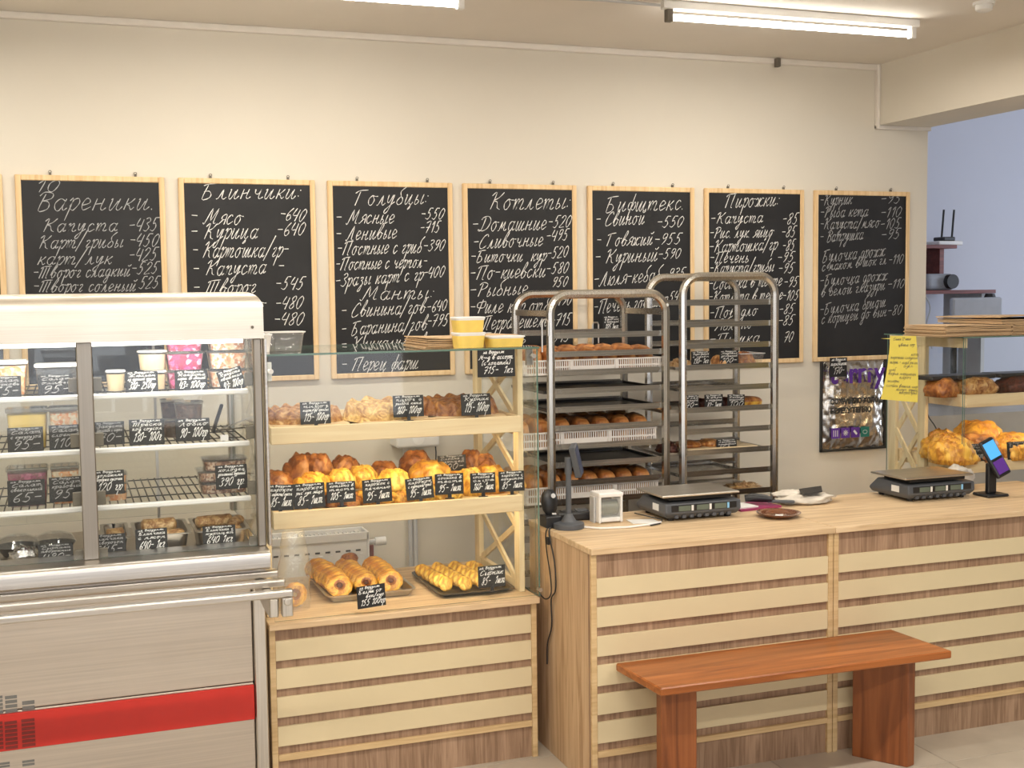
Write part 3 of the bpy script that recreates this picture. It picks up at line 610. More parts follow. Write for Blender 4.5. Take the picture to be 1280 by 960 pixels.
# ------------------------------------------------------------------ bench
t = thing('bench', 'low varnished reddish pine bench in front of the checkout counter', 'bench', (2.33, 3.66, 0))
c4 = [(1.776, 3.515), (2.925, 3.50), (2.90, 3.815), (1.755, 3.82)]
MB().prism(c4, .427, .455, Matrix()).build('seat', 'bench', t, bevel=.004)
for x in (1.875, 2.795):
    MB().box(x, x+.042, 3.585, 3.80, 0, .427).build('leg', 'benchz', t, bevel=.003) if False else None
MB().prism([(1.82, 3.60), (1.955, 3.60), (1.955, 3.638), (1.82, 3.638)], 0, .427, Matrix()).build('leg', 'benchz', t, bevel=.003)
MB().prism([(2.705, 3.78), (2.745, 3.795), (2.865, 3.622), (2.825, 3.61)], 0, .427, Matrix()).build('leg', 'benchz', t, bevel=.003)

# ================================================================== STEEL DISPLAY CASE on the left
KX0, KX1, KY0, KY1 = -.93, .60, 4.14, 4.92
t = thing('refrigerated_display_case', 'tall brushed steel self service case with glass front, tray rails and red stripe', 'display case', ((KX0+KX1)/2, KY0, 0))
MB().box(KX0, KX1-.045, KY0+.02, KY1, .12, .43).build('lower_panel', 'steel', t, bevel=.004)
MB().box(KX0, KX1-.045, KY0+.02, KY1, .433, .80).build('front_panel', 'steel', t, bevel=.004)
MB().box(KX0, KX1-.047, KY0+.008, KY0+.02, .305, .425).build('red_stripe', 'red', t, bevel=.002)
MB().box(KX1-.043, KX1, KY0+.012, KY1, 0.12, .84).build('end_post', 'steelz', t, bevel=.004)
MB().box(KX0, KX1, KY0+.04, KY1, 0.02, .118).build('plinth', 'steel', t, bevel=.003)
# printed block pattern on the panel and stripe
for u0, u1, v0, v1, mt in ((-12, 3, 868, 893, 'greydot'), (7, 21, 867, 891, 'greydot'), (28, 43, 873, 888, 'greydot'), (-12, 3, 900, 938, 'reddot'), (7, 21, 899, 937, 'reddot'), (28, 43, 896, 934, 'reddot'), (28, 43, 948, 958, 'greydot'), (-8, 12, 951, 961, 'greydot')):
    yy = KY0+.0075 if mt == 'reddot' else KY0+.0195
    a, b = onY(u0, v1, yy), onY(u1, v0, yy); m = MB(); n = max(2, int((b.z-a.z)/.012))
    for i in range(n): m.box(a.x, b.x, yy-.001, yy+.004, a.z+(b.z-a.z)*i/n, a.z+(b.z-a.z)*(i+.7)/n)
    m.build('printed_block', mt, t)
# writing block low at the picture edge is cut off in the photo; ledge with rounded nose
prof = [(KY0+.30, .90), (KY0-.06, .905)] 
pts = [(KY0+.1, .905)]+[(KY0-.075+.022*math.cos(a)-.0, .883+.022*math.sin(a)) for a in [math.pi/2+i*math.pi/2/5 for i in range(6)]]+[(KY0-.097, .85), (KY0-.085, .842), (KY0+.1, .842)]
MB().prism([(y, z) for y, z in pts], KX0, KX1+.004, Matrix(((0, 0, 1, 0), (1, 0, 0, 0), (0, 1, 0, 0), (0, 0, 0, 1)))).build('ledge', 'rail', t, smooth='auto')
MB().box(KX0, KX1-.002, KY0-.03, KY0+.03, .795, .8415).build('ledge_apron', 'steel', t, bevel=.003)
# tray rails on brackets
for y in (3.815, 3.965, 4.105): MB().box(KX0, .637, y-.017, y+.017, .803, .826).build('tray_rail', 'rail', t, bevel=.005, seg=2)
for x in (.56, -.55):
    MB().prism([(3.80, .802), (4.13, .802), (4.13, .76), (3.92, .742), (3.80, .742)], x, x+.03, Matrix(((0, 0, 1, 0), (1, 0, 0, 0), (0, 1, 0, 0), (0, 0, 0, 1)))).build('rail_bracket', 'steelz', t, bevel=.004)
MB().box(.60, .634, 3.797, 3.832, .742, .8025).cyl((.617, 3.797, .79), (.617, 3.79, .79), .012, 12).build('rail_end_cap', 'steelz', t, bevel=.006, seg=3)
# hood
def hood():
    bm = bmesh.new(); vs = [bm.verts.new(p) for p in ((KX0, KY0-.03, 1.607), (KX1+.012, KY0-.03, 1.607), (KX1+.012, KY1, 1.607), (KX0, KY1, 1.607), (KX0, KY0-.03, 1.762), (KX1+.012, KY0-.03, 1.762), (KX1+.012, KY1, 1.762), (KX0, KY1, 1.762))]
    for f_ in ((0, 3, 2, 1), (4, 5, 6, 7), (0, 1, 5, 4), (1, 2, 6, 5), (2, 3, 7, 6), (3, 0, 4, 7)): bm.faces.new([vs[i] for i in f_])
    bm.edges.ensure_lookup_table()
    es = [e for e in bm.edges if all(v.co.z > 1.7 for v in e.verts) and (all(v.co.y < KY0 for v in e.verts) or all(v.co.x > .6 for v in e.verts))]
    bmesh.ops.bevel(bm, geom=es, offset=.055, segments=7, affect='EDGES', profile=.5)
    m = MB(); bm.verts.index_update(); m.add([v.co.copy() for v in bm.verts], [tuple(v.index for v in f_.verts) for f_ in bm.faces]); bm.free(); return m
hd = hood().build('hood', 'hood', t, smooth='auto')
MB().cyl((.575, KY0-.031, 1.645), (.575, KY0-.036, 1.645), .005, 10).build('screw', 'clip', hd)
MB().box(KX0+.05, KX1-.05, KY0+.03, KY0+.06, 1.592, 1.606).build('case_light', 'caselamp', t)
area('case_lamp_light', (-.17, KY0+.10, 1.598), (1.4, .06), 4, (1, .96, .88))
# posts, mullion, side and rear frame
for x0, x1 in ((.578, .606), (KX0, KX0+.03)):
    MB().box(x0, x1, KY0-.012, KY0+.022, .905, 1.607).build('front_post', 'taupe', t, bevel=.004)
    MB().box(x0, x1, 4.86, 4.90, .905, 1.607).build('rear_post', 'steelz', t, bevel=.004)
MB().box(.612, .622, KY0-.02, KY0+.03, .905, 1.607).build('edge_trim', 'rail', t, bevel=.003)
MB().box(.022, .070, KY0-.012, KY0+.018, .905, 1.607).build('mullion', 'taupe', t, bevel=.003)
for x0, x1 in ((.072, .576), (KX0+.03, .020)): glass_pane('front_glass', t, x0, x1, KY0, KY0+.005, .906, 1.606)
glass_pane('side_glass', t, .590, .595, KY0+.023, 4.859, .906, 1.606)
for x0, x1 in ((KX0+.03, -.17), (-.17, .576)): glass_pane('rear_glass', t, x0, x1, 4.88, 4.885, .906, 1.606)
SH = [1.437, 1.258, 1.068]
for z in SH+[.88]:
    zc = z+.035
    for x in (.010, .082, .567): 
        MB().box(x-.015, x+.015, KY0+.018, KY0+.030, zc-.025, zc+.02).build('glass_clip', 'clip', t, bevel=.002)
for i, z in enumerate(SH):
    sh = MB().box(KX0+.05, .572, 4.225, 4.245, z-.022, z-.004).build('shelf_rail', 'lid', t, bevel=.004)
    m = MB(); n = 58
    for k in range(n): x = KX0+.06+k*(.565-KX0-.06)/(n-1); m.box(x-.0018, x+.0018, 4.245, 4.80, z-.008, z-.004)
    for y in (4.40, 4.60, 4.80): m.box(KX0+.05, .572, y-.002, y+.002, z-.012, z-.008)
    m.build('wire_grid', 'darksteel', sh)
    for y in (4.235, 4.80): pass
MB().box(KX0+.03, .59, 4.18, 4.87, .842, .866).build('deck', 'steel', t)
MB().box(.30, .31, 4.862, 4.87, .9, 1.6).build('rear_sash', 'steelz', t)

# ------------------------------------------------------------------ goods in the case
def tub(name, label, cat, x0, x1, z0, z1, yc, content, lid='lid', depth=None, round_=False, group=None, fillh=.72, taper=.86):
    """clear tub with its filling and a lid"""
    cx, w = (x0+x1)/2, (x1-x0); d = depth or w; h = z1-z0
    t = thing(name, label, cat, (cx, yc, z0), 0, group)
    def shell(sc, za, zb, a=0.0, b=0.0, n=24):
        m = MB()
        def rr(u, s):
            an = 2*math.pi*u; c, q = math.cos(an), math.sin(an); e = 1 if round_ else .35
            return (math.copysign(abs(c)**e, c)*w/2*s, math.copysign(abs(q)**e, q)*d/2*s)
        st = []
        for k in (0, 1):
            s = sc*(taper+(1-taper)*((za, zb)[k])); st.append([(*rr(i/n, s), h*(za, zb)[k]) for i in range(n)])
        m.add(st[0]+st[1], [(i, (i+1) % n, n+(i+1) % n, n+i) for i in range(n)]+[tuple(range(n-1, -1, -1)), tuple(range(n, 2*n))]); return m
    shell(.98, 0, .90).build('tub', 'plastic' if content else 'milky', t, smooth='auto', local=True)
    if content: shell(.95, .03, fillh).build('filling', content, t, smooth='auto', local=True)
    m = shell(1.03, .90, .97); q = shell(.96, .97, 1.0); m.add(q.v, q.f); m.build('lid', lid, t, smooth='auto', local=True)
    return t
def px_tub(name, label, cat, u0, u1, v0, v1, Y, content, **k):
    a, b = onY(u0, v1, Y), onY(u1, v0, Y)
    zs = k.pop('zs', None)
    z0, z1 = zs if zs else (a.z, b.z)
    return tub(name, label, cat, a.x, b.x, z0, z1, Y+(k.get('depth') or (b.x-a.x))/2, content, **k)
z1_ = SH[0]-.004
# top shelf
px_tub('soup_cup', 'cream filled cup with white lid left of the 310 tag', 'cup', 133, 157, 465, 490, 4.30, 'cream2', round_=True, zs=(z1_, z1_+.072), group='cream cups on the top shelf of the case', fillh=.8)
px_tub('soup_cup', 'cream filled cup with white lid directly behind the 310 tag, under another', 'cup', 181, 209, 465, 490, 4.30, 'cream2', round_=True, zs=(z1_, z1_+.066), group='cream cups on the top shelf of the case', fillh=.8)
px_tub('soup_cup', 'cream filled cup with wide white lid, stacked on top above the 310 tag', 'cup', 173, 210, 441, 465, 4.30, 'cream2', round_=True, zs=(z1_+.067, z1_+.135), group='cream cups on the top shelf of the case', fillh=.8)
for nm, u0, u1, c, ds, y in (('pink', 209, 257, 'pink', 'tub of pink pickled beet', 4.31), ('carrot', 262, 312, 'carrot', 'tub of pale orange carrot salad', 4.31)):
    for k, pos in enumerate(('lowest', 'middle', 'topmost')):
        px_tub('salad_tub', f'{ds}, {pos} of three on the top case shelf', 'food tub', u0, u1, 464, 488, y, c, zs=(z1_+k*.064, z1_+k*.064+.0635), depth=.12, group='three high stacks of salad tubs', fillh=.86, lid='plastic')
px_tub('salad_tub', 'white lidded tub of orange salad on the top shelf at the left picture edge', 'food tub', -18, 34, 453, 500, 4.28, 'orange', zs=(z1_, z1_+.115), depth=.12, fillh=.85)
px_tub('salad_tub', 'white lidded tub behind a tag on the top shelf, left of the mullion', 'food tub', 44, 98, 460, 500, 4.28, 'bean', zs=(z1_, z1_+.10), depth=.12, fillh=.5)
def ctag(u0, u1, v0, v1, a, b, pr, lab, Y=4.262, roll=0, dim=False, unit='', zmin=None):
    t = price_tag(u0, u1, v0, v1, Y, L4(a, b, pr, unit=unit), lab, roll, stand=False, grp='black price tags in the steel case', dim=dim)
    return t
CT = 4.236
ctag(157, 198, 464, 490, 'Жюльен', 'из куриной грудки', '310-', 'black price tag 310 on the top case shelf in front of the cream cups', unit='250гр', Y=4.268)
ctag(219, 260, 463, 489, 'Капуста', 'марин. со свеклой', '43=', 'black price tag 43 on the top case shelf in front of the pink beet tubs', unit='100гр', Y=4.268)
ctag(278, 309, 460, 488, 'Капуста', 'квашеная', '43=', 'tilted black price tag 43 on the top case shelf before the carrot tubs', roll=-.27, unit='100гр', Y=4.268)
ctag(-14, 27, 470, 498, 'Салат', 'морковь', '55-', 'black price tag on the orange tub at the left picture edge', dim=True)
ctag(48, 92, 468, 495, 'Салат', 'оливье', '95-', 'black price tag on the white lidded tub left of the mullion, top shelf', dim=True)
# second shelf
z2_ = SH[1]-.004
for u0, u1, k, y, pos in ((221, 257, 0, 4.29, 'front pair, lower, behind the 90 tag'), (219, 256, 1, 4.29, 'front pair, upper, above the 90 tag'), (202, 232, 0, 4.42, 'rear pair, lower, left of the 90 tag'), (201, 231, 1, 4.42, 'rear pair, upper, left of the 90 tag')):
    px_tub('bean_tub', f'tub of dark bean paste, {pos}', 'food tub', u0, u1, 500, 523, y, 'bean', zs=(z2_+k*.068, z2_+k*.068+.067), round_=True, lid='plastic', group='dark bean paste tubs', fillh=.82)
ctag(162, 206, 524, 556, 'Треска', 'под соусом', '130-', 'black price tag 130 on the second case shelf, left of the dark tubs', unit='100г', Y=4.25)
ctag(220, 263, 523, 551, 'Лобио', '', '90-', 'black price tag 90 on the second case shelf before the dark tubs', unit='100гр', Y=4.25)
ctag(118, 156, 527, 556, 'Закуска', 'баклажан с сыром', '70-', 'black price tag on the second case shelf just right of the mullion', unit='', Y=4.25, dim=True)
px_tub('salad_tub', 'clear tub of yellow salad on the second shelf at far left', 'food tub', 8, 60, 512, 560, 4.29, 'yellow', zs=(z2_, z2_+.135), depth=.11, lid='plastic', fillh=.85)
px_tub('salad_tub', 'clear tub of layered yellow salad on the second shelf beside the mullion', 'food tub', 62, 98, 510, 560, 4.29, 'orange', zs=(z2_, z2_+.135), depth=.10, lid='plastic', fillh=.85)
ctag(10, 55, 534, 566, 'Салат', 'с кукурузой', '95-', 'black price tag under the yellow salad on the second shelf, far left', dim=True, Y=4.25)
ctag(62, 102, 531, 564, 'Салат', 'слоеный', '110-', 'black price tag on the second shelf, directly left of the mullion', dim=True, Y=4.25)
# tongs standing on the second shelf
p = onY(277, 556, 4.5)
t = thing('serving_tongs', 'steel serving tongs with blue grip lying on the second case shelf at the right end', 'tongs', (.50, 4.45, z2_))
MB().box(-.004, .004, -.012, .012, 0, .11, Matrix.Translation((.48, 4.52, z2_)) @ rotm(0, .35, .2)).build('grip', 'grey', t, bevel=.003)
MB().box(-.002, .002, -.016, .016, 0, .15, Matrix.Translation((.50, 4.50, z2_+.012)) @ rotm(0, 1.2, -.3)).build('blade', 'rail', t)
MB().box(-.002, .002, -.016, .016, 0, .14, Matrix.Translation((.49, 4.56, z2_+.003)) @ rotm(0, 1.45, -.5)).build('blade', 'rail', t)
tag(MB().box(.478, .505, 4.262, 4.266, z2_, z2_+.02).build('paper_slip', 'lid'), 'small blank white slip on the second case shelf near its right end', 'label')
# third shelf
z3_ = SH[2]-.004
for k, (u0, u1, y) in enumerate(((250, 312, 4.30), (248, 312, 4.31), (255, 311, 4.30))):
    px_tub('flat_food_box', f"flat box of minced filling, {('bottom', 'middle', 'top')[k]} of the stack behind the 390 tag", 'food box', u0, u1, 580, 600, y, 'nuts', zs=(z3_+k*.040, z3_+k*.040+.0395), depth=.15, lid='plastic', group='flat boxes at the right of the third shelf', fillh=.82, taper=.92)
ctag(270, 310, 581, 611, 'холодец', 'домашний куриный', '390', 'black price tag 390 before the flat boxes on the third case shelf', unit='гр.', Y=4.245)
for k in range(3):
    px_tub('flat_food_box', f"flat box of pink slices, {('bottom', 'middle', 'top')[k]} of the stack beside the mullion", 'food box', 118, 160, 600, 612, 4.30, 'orange', zs=(z3_+k*.030, z3_+k*.030+.0295), depth=.12, lid='plastic', group='flat boxes beside the mullion', fillh=.8, taper=.92)
ctag(118, 156, 588, 618, 'домашняя', 'горбуша кусочки', '120', 'black price tag on the third case shelf just right of the mullion', unit='гр', Y=4.25)
px_tub('salad_tub', 'clear tub of purple salad on the third shelf at far left', 'food tub', 8, 60, 575, 625, 4.29, 'plum', zs=(z3_, z3_+.13), depth=.11, lid='plastic', fillh=.85)
px_tub('salad_tub', 'clear tub of layered red and yellow salad on the third shelf beside the mullion', 'food tub', 64, 99, 573, 625, 4.29, 'orange', zs=(z3_, z3_+.13), depth=.10, lid='plastic', fillh=.85)
ctag(10, 57, 600, 632, 'Салат', 'свекольный', '65-', 'black price tag under the purple salad on the third shelf', dim=True, Y=4.25)
ctag(62, 105, 596, 627, 'Салат', 'крабовый', '95-', 'black price tag on the third shelf, directly left of the mullion', dim=True, Y=4.25)
# deck: gastronorm pans with rolled pancakes
def roll_mesh(L_, r, seed, flatb=.75):
    def fn(u, v):
        a = 2*math.pi*u; x = (v-.5)*L_; k = 1+.10*noise.noise((x*30+seed, math.cos(a), math.sin(a)))
        ends = min(1, min(v, 1-v)*14+.55)
        return (x, r*k*ends*math.cos(a), r*k*ends*math.sin(a)*flatb+r*flatb)
    m = MB().grid(fn, 20, 16, True); n = 20
    m.f.append(tuple(range(n-1, -1, -1))); m.f.append(tuple(15*n+i for i in range(n))); m.mi += [0, 0]; return m
def pan(x0, x1, y0, y1, ztop, label, h=.065):
    t = thing('steel_food_pan', label, 'food pan', ((x0+x1)/2, y0, ztop-h), 0, 'steel pans on the floor of the case')
    m = MB(); e = .012
    def ring(x0, x1, y0, y1, z, r=.03, n=5):
        o = []
        for cx, cy, a0 in ((x1-r, y1-r, 0), (x0+r, y1-r, 90), (x0+r, y0+r, 180), (x1-r, y0+r, 270)):
            for i in range(n): a = math.radians(a0+90*i/(n-1)); o.append((cx+r*math.cos(a), cy+r*math.sin(a), z))
        return o
    rs = [ring(x0, x1, y0, y1, ztop-.002, .015), ring(x0, x1, y0, y1, ztop, .015), ring(x0+e, x1-e, y0+e, y1-e, ztop), ring(x0+e+.012, x1-e-.012, y0+e+.012, y1-e-.012, ztop-h+.004), ]
    n = 20; v = sum(rs, []); f = [(j*n+i, j*n+(i+1) % n, (j+1)*n+(i+1) % n, (j+1)*n+i) for j in range(3) for i in range(n)]+[tuple(3*n+i for i in range(n))]
    o = ring(x0+e-.002, x1-e+.002, y0+e-.002, y1-e+.002, ztop-.002)+ring(x0+e+.010, x1-e-.010, y0+e+.010, y1-e-.010, ztop-h)
    k = len(v); v += o; f += [(k+i, k+(i+1) % n, k+n+(i+1) % n, k+n+i) for i in range(n)]+[tuple(k+n+n-1-i for i in range(n))]
    m.add(v, f).build('pan_body', 'alum', t, smooth='auto')
    return t
zt = .945
pan(.185, .375, 4.26, 4.55, zt, 'steel pan with a brown pancake roll behind the 640 tag on the left', .078)
pan(.385, .572, 4.26, 4.55, zt, 'steel pan of curled pancake rolls at the right end of the case floor', .078)
pan(.08, .175, 4.26, 4.55, zt, 'steel pan just right of the mullion on the case floor', .078)
def crepe(x, y, z, L_, r, rz, seed, label):
    o = roll_mesh(L_, r, seed).build('pancake_roll', 'crepe', None, smooth=True, local=True)
    o.location = (x, y, z); o.rotation_euler = (0, 0, rz); tag(o, label, 'pancake roll', 'rolled pancakes in the steel pans'); return o
crepe(.275, 4.42, .925, .12, .033, .05, 1, 'brown pancake roll lying on top in the left steel pan')
crepe(.29, 4.34, .912, .13, .024, .0, 2, 'pale pancake roll at the front of the left steel pan')
crepe(.285, 4.42, .875, .13, .022, .0, 3, 'pancake roll underneath in the left steel pan')
crepe(.465, 4.42, .93, .13, .028, .10, 4, 'long golden pancake roll on top in the right steel pan')
crepe(.48, 4.34, .912, .14, .024, .0, 5, 'pale pancake roll at the front of the right steel pan')
crepe(.535, 4.37, .938, .075, .022, 1.2, 6, 'curled pancake roll end facing forward in the right steel pan')
crepe(.47, 4.43, .875, .13, .022, .0, 8, 'pancake roll underneath in the right steel pan')
crepe(.128, 4.40, .91, .06, .03, .0, 7, 'pale pancake roll in the narrow pan beside the mullion')
for u0, u1, v0, v1, a, b, pr, lab in ((170, 210, 661, 690, 'Блинчики', 'с мясом', '640-', 'black price tag 640 on the left steel pan at the case floor'), (254, 295, 657, 682, 'Блинчики с', 'курицей', '640', 'black price tag 640 on the right steel pan at the case floor')):
    ctag(u0, u1, v0, v1, a, b, pr, lab, Y=4.245, unit='1кг')
ctag(112, 158, 668, 696, 'Блинчики', 'с творогом', '545-', 'black price tag on the narrow pan just right of the mullion', dim=True, Y=4.245)
ctag(48, 92, 680, 703, 'Сырники', 'творожные', '480-', 'black price tag on the case floor beside the crumpled foil', dim=True, Y=4.235)
def lump(name, mat, loc, r, label, cat, sq=(1, 1, .8), seed=1, amp=.2, freq=2.2):
    def fn(u, v):
        a, b = 2*math.pi*u, math.pi*(v-.5)*.998; d = Vector((math.cos(b)*math.cos(a), math.cos(b)*math.sin(a), math.sin(b)))
        k = r*(1+amp*noise.noise(d*freq+Vector((seed*7, 0, 0)))+amp*.5*noise.noise(d*freq*3))
        return (d.x*k*sq[0], d.y*k*sq[1], max(d.z*k*sq[2], -r*sq[2]*.7)+r*sq[2]*.7)
    o = MB().grid(fn, 26, 16, True).build(name, mat, None, smooth=True, local=True); o.location = loc
    tag(o, label, cat); return o
lump('foil_wrapped_food', 'foil', (-.165, 4.34, .867), .045, 'crumpled foil wrapped lump on the case floor at the far left', 'food parcel', amp=.35, freq=4)
for x, lab in ((-.19, 'dark clear lidded bowl on the case floor behind the foil'), (-.07, 'dark clear lidded bowl on the case floor between foil and mullion')):
    b_ = thing('lidded_bowl', lab, 'bowl', (x, 4.5, .867)); MB().lathe([(.045, 0), (.07, .035)], 20, (x, 4.5, .867)).build('bowl', 'coal', b_, smooth='auto')
    MB().lathe([(.072, .035), (.06, .06), (.03, .072), (.001, .075)], 20, (x, 4.5, .867)).build('dome_lid', 'plastic', b_, smooth='auto')
# ================================================================== BAKING RACKS
def loop_path(x0, x1, y, z1, r, n=7):
    p = [(x0, y, .12)]; 
    p += [(x0+r-r*math.cos(a), y, z1-r+r*math.sin(a)) for a in [i*math.pi/2/n for i in range(n+1)]]
    p += [(x1-r+r*math.sin(a), y, z1-r+r*math.cos(a)) for a in [i*math.pi/2/n for i in range(n+1)]]
    return p+[(x1, y, .12)]
def rack(x0, x1, y0, y1, z1, r, bars, label, topbar=None):
    t = thing('baking_rack', label, 'rack', ((x0+x1)/2, y0, 0), 0, 'tall steel baking racks')
    for y in (y0, y1): MB().tube(loop_path(x0, x1, y, z1-.007, r), .0195, 8).build('frame_loop', 'rackz', t, smooth='auto')
    for z in bars:
        piece('runner', (x1-x0-.027, .004, .025), ((x0+x1)/2, y0+.008, z), 'rack', t, bevel=0)
        piece('runner', (x1-x0-.027, .004, .025), ((x0+x1)/2, y1-.008, z), 'rack', t, bevel=0)
        # ledge flanges on which the trays sit
        piece('runner_ledge', (x1-x0-.027, .022, .003), ((x0+x1)/2, y0+.021, z-.011), 'rack', t, bevel=0)
        piece('runner_ledge', (x1-x0-.027, .022, .003), ((x0+x1)/2, y1-.021, z-.011), 'rack', t, bevel=0)
    for x in (x0, x1):
        for z in (.16,)+((topbar,) if topbar else ()): MB().box(x-.006, x+.006, y0+.012, y1-.012, z-.014, z+.014).build('cross_bar', 'rack', t, bevel=.002)
        for y in (y0, y1):
            MB().cyl((x-.012, y, .04), (x+.012, y, .04), .04, 16).build('wheel', 'black', t, smooth='auto')
            MB().box(x-.016, x+.016, y-.016, y+.016, .082, .125).build('castor_plate', 'rack', t, bevel=.002)
    if topbar:
        for x in (x0, x1): MB().cyl((x, y0-.014, topbar+.03), (x, y0-.018, topbar+.03), .007, 10).build('bolt', 'white', t)
    return t
RX0, RX1, RY0, RY1 = 1.972, 2.53, 4.95, 5.39
bars1 = [1.558-.0815*i for i in range(17)]
rack(RX0, RX1, RY0, RY1, 1.745, .085, bars1, 'shorter steel baking rack holding three white crates of loaves', topbar=1.655)
QX0, QX1, QY0, QY1 = 2.632, 3.115, 4.98, 5.33
bars2 = [1.691-.0985*i for i in range(15)]
rack(QX0, QX1, QY0, QY1, 1.818, .085, bars2, 'taller narrower steel baking rack with trays of wrapped pastries and price tags')
# hook hanging on the first rack
tag(MB().tube([(1.925, 4.93, 1.49), (1.925, 4.93, 1.615), (1.932, 4.93, 1.63), (1.945, 4.93, 1.632), (1.955, 4.93, 1.62), (1.955, 4.93, 1.56)], .004, 6).build('wire_hook', 'rail'), 'bent steel wire hook standing at the left post of the shorter rack', 'hook')
tag(MB().tube([(2.37, 5.40, 1.50), (2.37, 5.40, 1.59), (2.375, 5.40, 1.60), (2.395, 5.40, 1.60), (2.40, 5.40, 1.59), (2.40, 5.40, 1.50)], .004, 6).build('wire_loop', 'rail'), 'small steel wire loop at the back of the shorter rack', 'hook')
# white crates
def crate(x0, x1, y0, y1, z0, h, label):
    t = thing('bread_crate', label, 'crate', ((x0+x1)/2, y0, z0), 0, 'white plastic bread crates')
    MB().box(x0+.003, x1-.003, y0+.003, y1-.003, z0, z0+.004).build('bottom', 'crate', t)
    def wall(p, q, nm):
        d = (Vector(q)-Vector(p)); L_ = d.length; ux = d.normalized(); 
        mt = Matrix(((ux.x, 0, -ux.y, p[0]), (ux.y, 0, ux.x, p[1]), (0, 1, 0, p[2]), (0, 0, 0, 1)))
        m = MB()
        for a, b in ((0, .14), (.46, .56), (.90, 1.0)): m.box(0, L_, h*a, h*b, -.002, .002, mt)
        seg = 3; n = 21
        for s in range(seg):
            xa, xb = L_*s/seg, L_*(s+1)/seg; m.box(xa-.006 if s else 0, xa+.006, 0, h, -.004, .004, mt)
            for k in range(1, n):
                if s == 1 and k % 1 == 0:
                    pass
                x = xa+(xb-xa)*k/n; m.box(x-.0026, x+.0026, h*.1, h*.92, -.0015, .0015, mt)
        m.box(L_/3+.012, 2*L_/3-.012, h*.1, h*.48, -.0025, .0025, mt)
        m.box(L_-.006, L_, 0, h, -.004, .004, mt)
        m.build(nm, 'crate', t)
    wall((x0, y0, z0), (x1, y0, z0), 'front_wall'); wall((x0, y1, z0), (x1, y1, z0), 'rear_wall')
    wall((x0, y0, z0), (x0, y1, z0), 'end_wall'); wall((x1, y0, z0), (x1, y1, z0), 'end_wall')
    r = MB(); r.box(x0-.006, x1+.006, y0-.006, y0+.004, z0+h-.006, z0+h).box(x0-.006, x1+.006, y1-.004, y1+.006, z0+h-.006, z0+h).box(x0-.006, x0+.004, y0, y1, z0+h-.006, z0+h).box(x1-.004, x1+.006, y0, y1, z0+h-.006, z0+h)
    r.build('rim', 'crate', t)
    return t
def loaf_mesh(w, d, h, seed, mats):
    n, mm = 24, 14
    def fn(u, v):
        a = 2*math.pi*u; c, s = math.cos(a), math.sin(a); e = .5
        b = (v)*math.pi*.5
        if v < .45: k, z = 1.0-.04*(1-v/.45), h*.55*v/.45
        else: q = (v-.45)/.55*math.pi/2; k, z = math.cos(q)**.55 if q < math.pi/2-.01 else .02, h*(.55+.45*math.sin(q))
        k *= 1+.035*noise.noise((c*2+seed, s*2, v*2))
        return (math.copysign(abs(c)**e, c)*w/2*k, math.copysign(abs(s)**e, s)*d/2*k, z*(1+.05*noise.noise((c+seed*3, s, 1))))
    m = MB().grid(fn, n, mm, True); m.f.append(tuple((mm-1)*n+i for i in range(n))); m.mi.append(0)
    m.f.append(tuple(range(n-1, -1, -1))); m.mi.append(0)
    for i in range(len(m.f)-2): m.mi[i] = 1 if (i//n) < mm*.42 else 0
    return m.mesh('loaf', mats, smooth=True)
LM = [loaf_mesh(.088, .20, .105, s, ('bread', 'breadside')) for s in (1, 5, 9)]
def loaf(x, y, z, rz, label, k, group, sc=(1, 1, 1)):
    o = bpy.data.objects.new('bread_loaf', LM[k % 3]); COL.objects.link(o); o.location = (x, y, z); o.rotation_euler = (0, 0, rz); o.scale = sc
    PW[o.name] = Matrix(); tag(o, label, 'loaf', group); return o
zz = [(1.396, 1.86, 2.515, .066, 'upper'), (1.058-.003, 1.80, 2.49, .075, 'middle'), (.806-.00, 1.86, 2.50, .076, 'lower')]
for ci, (z0, x0, x1, h, nm) in enumerate(zz):
    zb = [b for b in bars1 if b-.011+.0015 <= z0+.02][0]-.011+.0016
    crate(x0, x1, RY0+.025, RY1-.025, zb, h, f'white slotted plastic crate of loaves, the {nm} of three in the shorter rack')
    nx = 7
    for row in range(2):
        for i in range(nx):
            x = x0+.055+(x1-x0-.11)*i/(nx-1); y = RY0+.135+row*.19
            fr = ('front', 'rear')[row]
            loaf(x, y, zb+.0045, R_.uniform(-.06, .06), f'brown loaf, {ORD[i]} from the left, {fr} row, {nm} crate', i+row, f'loaves in the {nm} crate', sc=(1, .92, {0: 1.08, 1: 1.2, 2: 1.2}[ci]))
def sheet_tray(x0, x1, y0, y1, z, mat, label, h=.014, name='baking_tray', grp=None):
    t = thing(name, label, 'tray', ((x0+x1)/2, y0, z), 0, grp)
    MB().box(x0+.006, x1-.006, y0+.006, y1-.006, z, z+.002).build('tray_bottom', mat, t)
    m = MB()
    for a in ((x0, x1, y0, y0+.006), (x0, x1, y1-.006, y1), (x0, x0+.006, y0+.006, y1-.006), (x1-.006, x1, y0+.006, y1-.006)): m.box(*a, z, z+h)
    m.build('tray_rim', mat, t, bevel=.002); return t
LG = -.011+.0016
for i, nm in ((3, 'first below the upper crate'), (4, 'second below the upper crate'), (7, 'below the middle crate')):
    sheet_tray(RX0-.09+.02*i, RX1-.01, RY0+.012, RY1-.012, bars1[i]+LG, 'darksteel', f'dark empty baking tray in the shorter rack, {nm}', grp='dark trays in the shorter rack')
